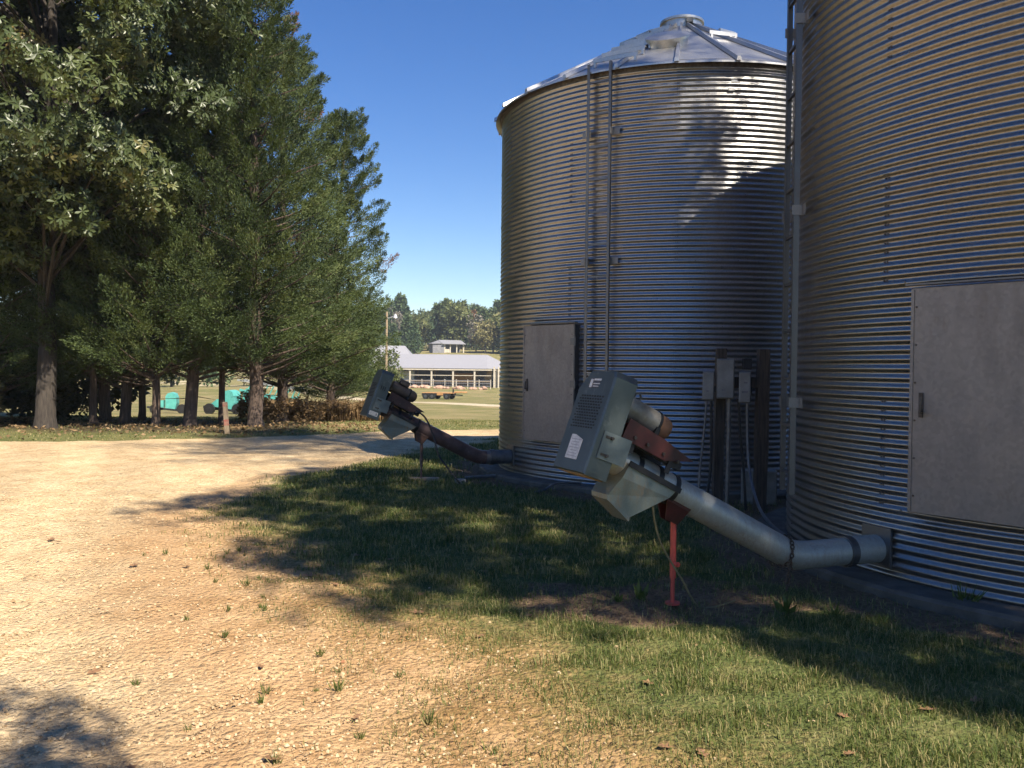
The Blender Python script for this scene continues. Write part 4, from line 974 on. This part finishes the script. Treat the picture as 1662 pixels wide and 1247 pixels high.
def fence(x0, x1, y, n, label, solid=False):
    t = thing('fence', label, 'fence', (x0, y, gzs((x0 + x1) / 2, y)), 0)
    L = x1 - x0
    for i in range(n + 1): MB().box((L * i / n, 0, .65), (.12, .12, 1.5)).build('post', M_PALEP if not solid else M_TIMB, t)
    for z in (.35, .8, 1.22): MB().box((L / 2, -.07, z), (L, .03, .07)).build('rail', M_SHEDW if not solid else M_TIMB, t)
    m = MB()
    for i in range(int(L / .3)): m.bar((.15 + i * .3, -.09, .12), (.15 + i * .3, -.09, 1.25), .02, .02)
    m.build('mesh_wires', M_DARKST if solid else M_SHEDW, t)['kind'] = 'stuff'
fence(-23.5, -3.4, 136.8, 11, 'pale wire fence along the front of the pole barn')
fence(-40, -25.5, 128, 8, 'brown board and wire fence under the trees beside the barn', True)
t = thing('farm_building', 'low building with a pale hipped tin roof behind the pole barn', 'building', (-24.5, 172, gzs(-24.5, 172)))
MB().box((0, 0, 1.5), (9, 7, 3.2)).build('wall', M_SHEDW, t)
MB()._add
m = MB(); m._add([(-5, -4, 3), (5, -4, 3), (5, 4, 3), (-5, 4, 3), (-3.0, 0, 5.6), (3.0, 0, 5.6)], [(0, 1, 5, 4), (1, 2, 5), (2, 3, 4, 5), (3, 0, 4), (3, 2, 1, 0)]); m.build('roof', M_TIN, t)
t = thing('small_shed', 'small grey open-fronted shed with pale roof on the hillside', 'shed', (-19.3, 246, gzs(-19.3, 246)), R(18))
MB().box((-2.4, 0, 1.1), (3.4, 4.4, 2.6)).build('enclosed_wall', M_SHEDW, t); MB().box((2.2, 2.1, 1.1), (5.6, .15, 2.6)).build('back_wall', M_SHEDW, t)
for x in (-.6, 1.0, 2.9, 4.9): MB().box((x, -2.1, 1.1), (.3, .3, 2.5)).build('post', M_PALEP, t)
MB().box((.2, -2.1, .5), (1.4, .12, 1.0)).build('half_wall', M_PALEP, t)
MB().prism([(-1.4, -2.9, 2.35), (-1.4, 2.6, 3.6), (-1.4, 2.6, 3.72), (-1.4, -2.95, 2.47)], (0, 0, 0), (6.8, 0, 0)).build('roof', M_TIN, t)
MB().prism([(-4.4, -2.5, 2.4), (-4.4, 2.5, 2.4), (-1.5, 2.5, 3.5), (-1.5, -2.5, 2.5)], (0, 0, 0), (0, 0, .12)).build('roof', M_SHEDW, t)
# flatbed trailer on the field
tx, ty = -7.9, 94.0
t = thing('flatbed_trailer', 'black flatbed trailer with orange timber deck on the field', 'trailer', (tx, ty, gzs(tx, ty)), R(-14))
MB().box((-.1, -.9, .52), (3.3, .12, .26)).box((-.1, .9, .52), (3.3, .12, .26)).box((-1.6, 0, .52), (.12, 1.8, .24)).box((1.4, 0, .52), (.12, 1.8, .24)).build('frame', M_DARKST, t)
for i in range(9): MB().box((-1.55 + i * .4, 0, .70), (.38, 1.9, .07)).build('deck_board', M_HAY, t)
for sx in (-1.3, -.55, 1.1):
    for sy in (-1, 1):
        wh = MB().cyl((sx, sy * .78, .34), (sx, sy * 1.05, .34), .34, .34, 18).build('wheel', M_BLACK, t); MB().cyl((sx, sy * 1.04, .34), (sx, sy * 1.07, .34), .17, .17, 12).build('rim', M_STEEL, wh)
MB().box((2.35, .2, .78), (1.2, 1.0, .16), None, .03).build('front_deck', M_HAY, t)
MB().bar((1.4, -.5, .5), (2.6, 0, .45), .1, .1).bar((1.4, .5, .5), (2.6, 0, .45), .1, .1).box((1.7, -.5, .85), (.12, .12, .6)).build('tongue', M_DARKST, t)
MB().box((.35, -.97, .60), (.7, .05, .30)).build('side_panel', M_HAY, t)
# boulders by the barn fence
def rock_mesh(seed, mat):
    r = random.Random(seed); m = MB(); import bmesh
    bm = bmesh.new(); bmesh.ops.create_icosphere(bm, subdivisions=2, radius=.5)
    ph = [(Vector((r.uniform(-1, 1), r.uniform(-1, 1), r.uniform(-1, 1))).normalized(), r.uniform(.1, .45)) for _ in range(7)]
    for v in bm.verts:
        for d, k in ph:
            q = v.co.dot(d)
            if q > .5 - k * .5: v.co -= d * (q - (.5 - k * .5)) * .8
        v.co.z = v.co.z * .75 + .22
    me = bpy.data.meshes.new('boulder'); bm.to_mesh(me); bm.free(); me.materials.append(mat); return me
RK = [rock_mesh(i, M_ROCK) for i in range(4)]; rj = random.Random(8)
for i in range(24):
    x = -23.0 + i * .82 + rj.uniform(-.3, .3); y = 135.6 + rj.uniform(-.5, .4)
    o = link_mesh('boulder', RK[i % 4], None, (x, y, gzs(x, y) - .05), rj.uniform(0, 6)); s = rj.uniform(.6, 1.15); o.scale = (s * 1.3, s, s)
    tag(o, 'rounded pinkish boulder in the row along the barn fence', 'boulder', 'pinkish boulders along the barn fence')
for x in (-24.9, -26.1, -27.0):
    o = link_mesh('boulder', RK[int(-x) % 4], None, (x * .93, 118, gzs(x, 118) - .05), x); o.scale = (1.3, 1, 1); tag(o, 'rounded pinkish boulder away from the barn, below the leafy trees', 'boulder', 'pinkish boulders left of the barn')
o = link_mesh('boulder', rock_mesh(9, M_WROCK), None, (-27.2, 116, gzs(-27.2, 116) - .05), 1); o.scale = (1.1, 1, 1.5); tag(o, 'upright pale grey boulder beside the pinkish ones', 'boulder')
# yard light pole
x, y = -12.9, 88.0
t = thing('light_pole', 'wooden yard light pole rising beside the barn', 'light pole', (x, y, gzs(x, y)))
MB().cyl((0, 0, -.1), (0, 0, 9.0), .15, .10, 10).build('pole', M_TIMB, t, True)
MB().bar((0, -.05, 8.3), (.9, -.2, 8.6), .06, .06).build('lamp_arm', M_ALU, t); MB().cyl((.9, -.2, 8.35), (.9, -.2, 8.75), .26, .12, 12).build('lamp_head', M_ALU, t, True)
# turquoise implements behind the trunks
def hopper(x, y, rz, s, label):
    t = thing('seed_hopper', label, 'farm implement', (x, y, gzs(x, y)), rz, 'turquoise farm implements'); t.scale = (s, s, s)
    pr = [(-.32, 0, .25), (.26, 0, .25), (.34, 0, .6), (.32, 0, 1.0), (.22, 0, 1.22), (0, 0, 1.3), (-.2, 0, 1.24), (-.32, 0, 1.05)]
    MB().prism(pr, (0, -.45, 0), (0, .45, 0)).build('hopper', M_TEAL, t)
    MB().prism([(-1.0, -.2, .45), (-.40, -.2, .35), (-.40, -.2, .82), (-.55, -.2, .80)], (0, 0, 0), (0, .5, 0)).build('chute', M_TEAL, t)
    MB().bar((-1.4, 0, .38), (.9, 0, .12), .12, .12).bar((-1.1, .6, .22), (1.0, .6, .22), .10, .10).build('frame', M_DARKST, t)
    for xx in (-.85, .75):
        wh = MB().cyl((xx, -.5, .28), (xx, -.34, .28), .30, .30, 18).build('wheel', M_BLACK, t); MB().cyl((xx, -.52, .28), (xx, -.49, .28), .13, .13, 10).build('rim', M_DARKST, wh)
hopper(-16.7, 42, R(10), .78, 'turquoise seed hopper on wheels seen between the leaning and the pale trunk')
hopper(-13.9, 42, R(-8), .90, 'taller turquoise seed hopper on wheels behind the red-marked post')
t = thing('conveyor_frame', 'turquoise slanting conveyor frame behind the tallest cedar trunk', 'farm implement', (-12.9, 46, gzs(-12.9, 46)), R(-4), 'turquoise farm implements'); t.scale = (1.3, 1.3, 1.3)
for yy in (-.35, .35):
    MB().bar((-1.2, yy, .95), (1.2, yy, .35), .07, .09).build('lower_rail', M_TEAL, t); MB().bar((-1.3, yy, 1.35), (1.25, yy, 1.0), .05, .06).build('upper_rail', M_ALU, t)
    for i in range(5): MB().bar((-.9 + i * .45, yy, .90 - i * .113), (-.65 + i * .45, yy, 1.27 - i * .06), .04, .04).build('brace', M_TEAL, t)
for xx in (-1.0, 1.0): MB().box((xx, 0, .3 if xx > 0 else .45), (.10, .8, .75 if xx > 0 else 1.0)).build('leg', M_TEAL, t)
# red-marked post beside the drive
x, y = -6.40, 19.3
t = thing('marker_post', 'short wooden post with faded red paint standing at the drive edge', 'post', (x, y, gzs(x, y) - .05)); t.rotation_euler = (0, R(-4), R(20))
MB().box((0, 0, .36), (.11, .09, .80), None, .012).build('stake', M_TIMB, t)
for z, h in ((.70, .10), (.30, .16)): MB().box((0, 0, z), (.1125, .0925, h), None, .012).build('red_paint_band', simple('faded_red_%d' % int(z * 10), (.30, .08, .06), (.34, .22, .15), 14, .8), t)

# ------------------------------------------------------------ ground cover
rng = np.random.default_rng(91)
def blades(n, x0, x1, y0, y1, hmin, hmax, wd, dens=None, seed=0):
    x = rng.uniform(x0, x1, n); y = rng.uniform(y0, y1, n)
    g, d, p, tr, pt = masks(x, y)
    lush = 1 - g; patch = .5 + .5 * np.tanh(2.2 * bumps(x, y, .55, 1.6, 42) + .9 * bumps(x, y, 1.9, 1.4, 48))
    keep = rng.uniform(0, 1, n) < np.clip(lush * 1.15 - .12, 0, 1) ** 1.6 * (.30 + .70 * patch) * (1 - .92 * p) * (np.abs(x) < y * .72 + 1.6)
    keep &= (np.hypot(x - BA[0], y - BA[1]) > 3.1) & (np.hypot(x - BB[0], y - BB[1]) > 3.1)
    x, y, lush, patch = x[keep], y[keep], lush[keep], patch[keep]; n = len(x)
    z = gz(x, y) - .004
    h = rng.uniform(hmin, hmax, n) * (.55 + .45 * lush) * (.75 + .4 * patch); a = rng.uniform(0, 6.28, n); ln = rng.uniform(.1, 1.15, n)
    b = np.stack([x, y, z], 1); dr = np.stack([np.cos(a), np.sin(a), np.zeros(n)], 1); sd = np.stack([-np.sin(a), np.cos(a), np.zeros(n)], 1)
    w_ = wd * rng.uniform(.6, 1.3, n)[:, None]; upv = np.array((0, 0, 1.0)); hh = h[:, None]; l = ln[:, None]
    m = b + upv * hh * .55 + dr * hh * l * .25; tp = b + upv * hh * (1 - l * .30) + dr * hh * l * .85
    V = np.stack([b - sd * w_, b + sd * w_, m + sd * w_ * .75, m - sd * w_ * .75, tp + sd * w_ * .12, tp - sd * w_ * .12], 1).reshape(-1, 3)
    k = np.arange(n)[:, None] * 6; F = np.concatenate([k + np.array([[0, 1, 2, 3]]), k + np.array([[3, 2, 4, 5]])])
    straw = rng.uniform(0, 1, n) < (.27 + .5 * (1 - lush) + .22 * (1 - patch))
    sh = np.where(straw, rng.uniform(.75, 1.0, n), rng.uniform(.05, .62, n) + .12 * (1 - patch))
    return V, F, np.repeat(sh, 6)
parts = [blades(240000, -3.2, 4.6, 2.3, 6.2, .018, .062, .0022), blades(120000, -5.5, 4.0, 6.2, 11, .03, .08, .0035), blades(80000, -6, 3, 11, 19, .035, .09, .006)]
V, F, S = merge(parts)
tag(link_mesh('grass', np_mesh('grass', V, F, M_GRASS, {'shade': S})), 'short green and straw-coloured grass between drive and bins', 'grass', kind='stuff')
# verge beyond the drive
x = rng.uniform(-18, 6, 40000); y = rng.uniform(16, 34, 40000); g, d, p, tr, pt = masks(x, y); kp = (g < .25) & (rng.uniform(0, 1, 40000) > tr * .6); x, y = x[kp], y[kp]; n = len(x)
P = np.stack([x, y, gz(x, y) - .01], 1); D = unit(np.stack([rng.normal(0, .4, n), rng.normal(0, .4, n), np.ones(n)], 1))
V, F, S = slivers(P, D, rng.uniform(.03, .07, n), rng.uniform(.012, .028, n), np.where(rng.uniform(0, 1, n) < .5, rng.uniform(.7, 1, n), rng.uniform(.2, .6, n)))
tag(link_mesh('verge_grass', np_mesh('verge_grass', V, F, M_GRASS, {'shade': S})), 'dry tufted grass on the verge beyond the drive', 'grass', kind='stuff')

# loose gravel stones
def stones(n, x0, x1, y0, y1, smin, smax, thr=.25):
    x = rng.uniform(x0, x1, n); y = rng.uniform(y0, y1, n); g, d, p, tr, pt = masks(x, y)
    kp = (rng.uniform(0, 1, n) < np.clip(g * 1.2 - thr * .5, .03, 1)) & (np.abs(x) < y * .72 + 1.5); x, y = x[kp], y[kp]; n = len(x)
    c8 = unit(np.array([(-1, -1, -.6), (1, -1, -.6), (1, 1, -.6), (-1, 1, -.6), (-.6, -.6, .9), (.6, -.6, .9), (.6, .6, .9), (-.6, .6, .9)], float))
    fi = np.array([(4, 5, 6), (4, 6, 7), (0, 1, 5), (0, 5, 4), (1, 2, 6), (1, 6, 5), (2, 3, 7), (2, 7, 6), (3, 0, 4), (3, 4, 7)])
    s = smin + (smax - smin) * rng.uniform(0, 1, n) ** 5
    V = c8[None] * (s[:, None] * rng.uniform(.65, 1.25, (n, 8)))[..., None]
    V[..., 0] *= rng.uniform(.8, 1.5, n)[:, None]; V[..., 2] *= rng.uniform(.4, .75, n)[:, None]
    a = rng.uniform(0, 6.28, n); ca, sa = np.cos(a)[:, None], np.sin(a)[:, None]
    X = V[..., 0] * ca - V[..., 1] * sa; Y = V[..., 0] * sa + V[..., 1] * ca
    V = np.stack([X + x[:, None], Y + y[:, None], V[..., 2] + (gz(x, y) + s * .08)[:, None]], -1).reshape(-1, 3)
    F = (fi[None] + (np.arange(n) * 8)[:, None, None]).reshape(-1, 3)
    return V, F, np.repeat(rng.uniform(0, 1, n), 8)
M_STONE = leafmat('gravel_stones', [(0, (.26, .17, .09)), (.3, (.40, .29, .165)), (.7, (.48, .36, .215)), (.97, (.54, .43, .28)), (1, (.36, .17, .09))], .9, 0.0, .2)
V, F, S = merge([stones(48000, -4.6, 1.4, 2.2, 5.0, .0025, .013), stones(26000, -7.5, 0, 5.0, 10, .004, .013)])
tag(link_mesh('gravel', np_mesh('gravel', V, F, M_STONE, {'shade': S})), 'loose tan gravel stones strewn over the drive', 'gravel', kind='stuff')

# fallen leaves
def leaf_mesh(seed):
    r = random.Random(seed); m = MB(); L = .05
    pts = [(0, 0), (.3, .32), (.4, .14), (.66, .42), (.72, .12), (1, 0), (.72, -.12), (.66, -.42), (.40, -.14), (.30, -.32)]
    v = [((x - .5) * L * 2, y * L * 1.5, .012 * abs(y) * 2 + .02 * (x - .5) ** 2 + r.uniform(0, .004)) for x, y in pts]
    m._add(v, [(0, 1, 2, 8, 9), (2, 3, 4, 6, 7, 8), (4, 5, 6)]); return m.mesh('fallen_leaf', M_DLEAF)
LF = [leaf_mesh(i) for i in range(3)]; rj = random.Random(15)
for i in range(46):
    y = rj.uniform(2.6, 7.5); x = rj.uniform(-.55, .55) * y
    if math.hypot(x - BB[0], y - BB[1]) < 3.3: continue
    o = link_mesh('fallen_leaf', LF[i % 3], None, (x, y, gzs(x, y) + .012), rj.uniform(0, 6.28)); o.rotation_euler[0] = rj.uniform(-.3, .3); s = rj.uniform(.5, 1.0); o.scale = (s, s, s)
    tag(o, 'curled brown fallen leaf lying on the ground', 'leaf', 'fallen leaves')
n = 2600; x = rng.uniform(-16, -3, n); y = 22.2 - x * .0 + rng.normal(0, 1.9, n) - .12 * (x + 9); g, *_ = masks(x, y); kp = g < .4; x, y = x[kp], y[kp]; n = len(x)
V, F, S = slivers(np.stack([x, y, gz(x, y) + .03], 1), unit(np.stack([rng.normal(size=n), rng.normal(size=n), rng.uniform(-.1, .5, n)], 1)), rng.uniform(.06, .13, n), rng.uniform(.04, .08, n), rng.uniform(.2, 1, n))
tag(link_mesh('leaf_litter', np_mesh('leaf_litter', V, F, M_DEADS, {'shade': S})), 'pale dead leaves scattered on the verge under the trees', 'leaf litter', kind='stuff')
# weeds
def weed(x, y, h, nb, label, broad=False, straw=0.0):
    z = gzs(x, y); n = nb; a = rng.uniform(0, 6.28, n); ln = rng.uniform(.1, .9, n)
    D = unit(np.stack([np.cos(a) * ln, np.sin(a) * ln, np.ones(n)], 1))
    P = np.stack([rng.normal(0, h * .10, n), rng.normal(0, h * .10, n), np.zeros(n) - .005], 1)
    sh = np.where(rng.uniform(0, 1, n) < straw, .95, rng.uniform(.1, .55, n))
    V, F, S = slivers(P, D, rng.uniform(.5, 1.1, n) * h, (rng.uniform(.05, .09, n) if not broad else rng.uniform(.25, .4, n)) * h, sh)
    o = link_mesh('weed', np_mesh('weed', V, F, M_GRASS, {'shade': S}), None, (x, y, z)); tag(o, label, 'weed', 'weeds'); return o
weed(3.00, 5.60, .20, 46, 'bushy grass tuft against the pad of the dull brownish bin')
weed(2.03, 5.35, .13, 24, 'small grass tuft below the intake of the silver auger')
weed(1.76, 5.42, .12, 14, 'bright broad-leaved weed beside the hanging chain', True)
weed(.88, 5.72, .14, 12, 'bright upright weed close beside the red stand', True)
weed(.72, 5.66, .07, 18, 'flat weed on bare soil beyond the upright weed at the red stand', True)
weed(2.30, 5.25, .10, 22, 'ragged tuft at the edge of the bare soil strip')
for i, (x, y, h) in enumerate([(-1.15, 4.05, .07), (-.82, 4.10, .09), (-.55, 4.3, .06), (-1.6, 4.8, .07), (-.35, 3.75, .09), (-1.75, 5.3, .06), (-.62, 3.55, .06), (-1.35, 3.6, .05), (-.05, 3.5, .06), (-.9, 3.3, .06)] + [(-.45 - .62 * (yy - 4.2) - abs(rj.gauss(0, .45)), yy, rj.uniform(.03, .085)) for yy in [rj.uniform(3.2, 7.4) for _ in range(20)]]):
    weed(x, y, h, 26, 'low grass tuft growing in the bare gravel of the drive', straw=.25)

# ------------------------------------------------------------ haze over the far fields
hm = bpy.data.materials.new('haze'); hm.use_nodes = True; ht = hm.node_tree
for n_ in list(ht.nodes):
    if n_.type == 'BSDF_PRINCIPLED': ht.nodes.remove(n_)
pv = ht.nodes.new('ShaderNodeVolumePrincipled'); pv.inputs['Density'].default_value = 0.0004; pv.inputs['Color'].default_value = (.80, .87, .97, 1); pv.inputs['Anisotropy'].default_value = .2
ht.links.new(pv.outputs[0], ht.nodes['Material Output'].inputs['Volume'])
hz_ = MB().box((0, 680, 22), (1780, 1440, 50)).build('haze', hm); tag(hz_, 'thin pale haze over the fields and far wood', 'haze', kind='stuff')
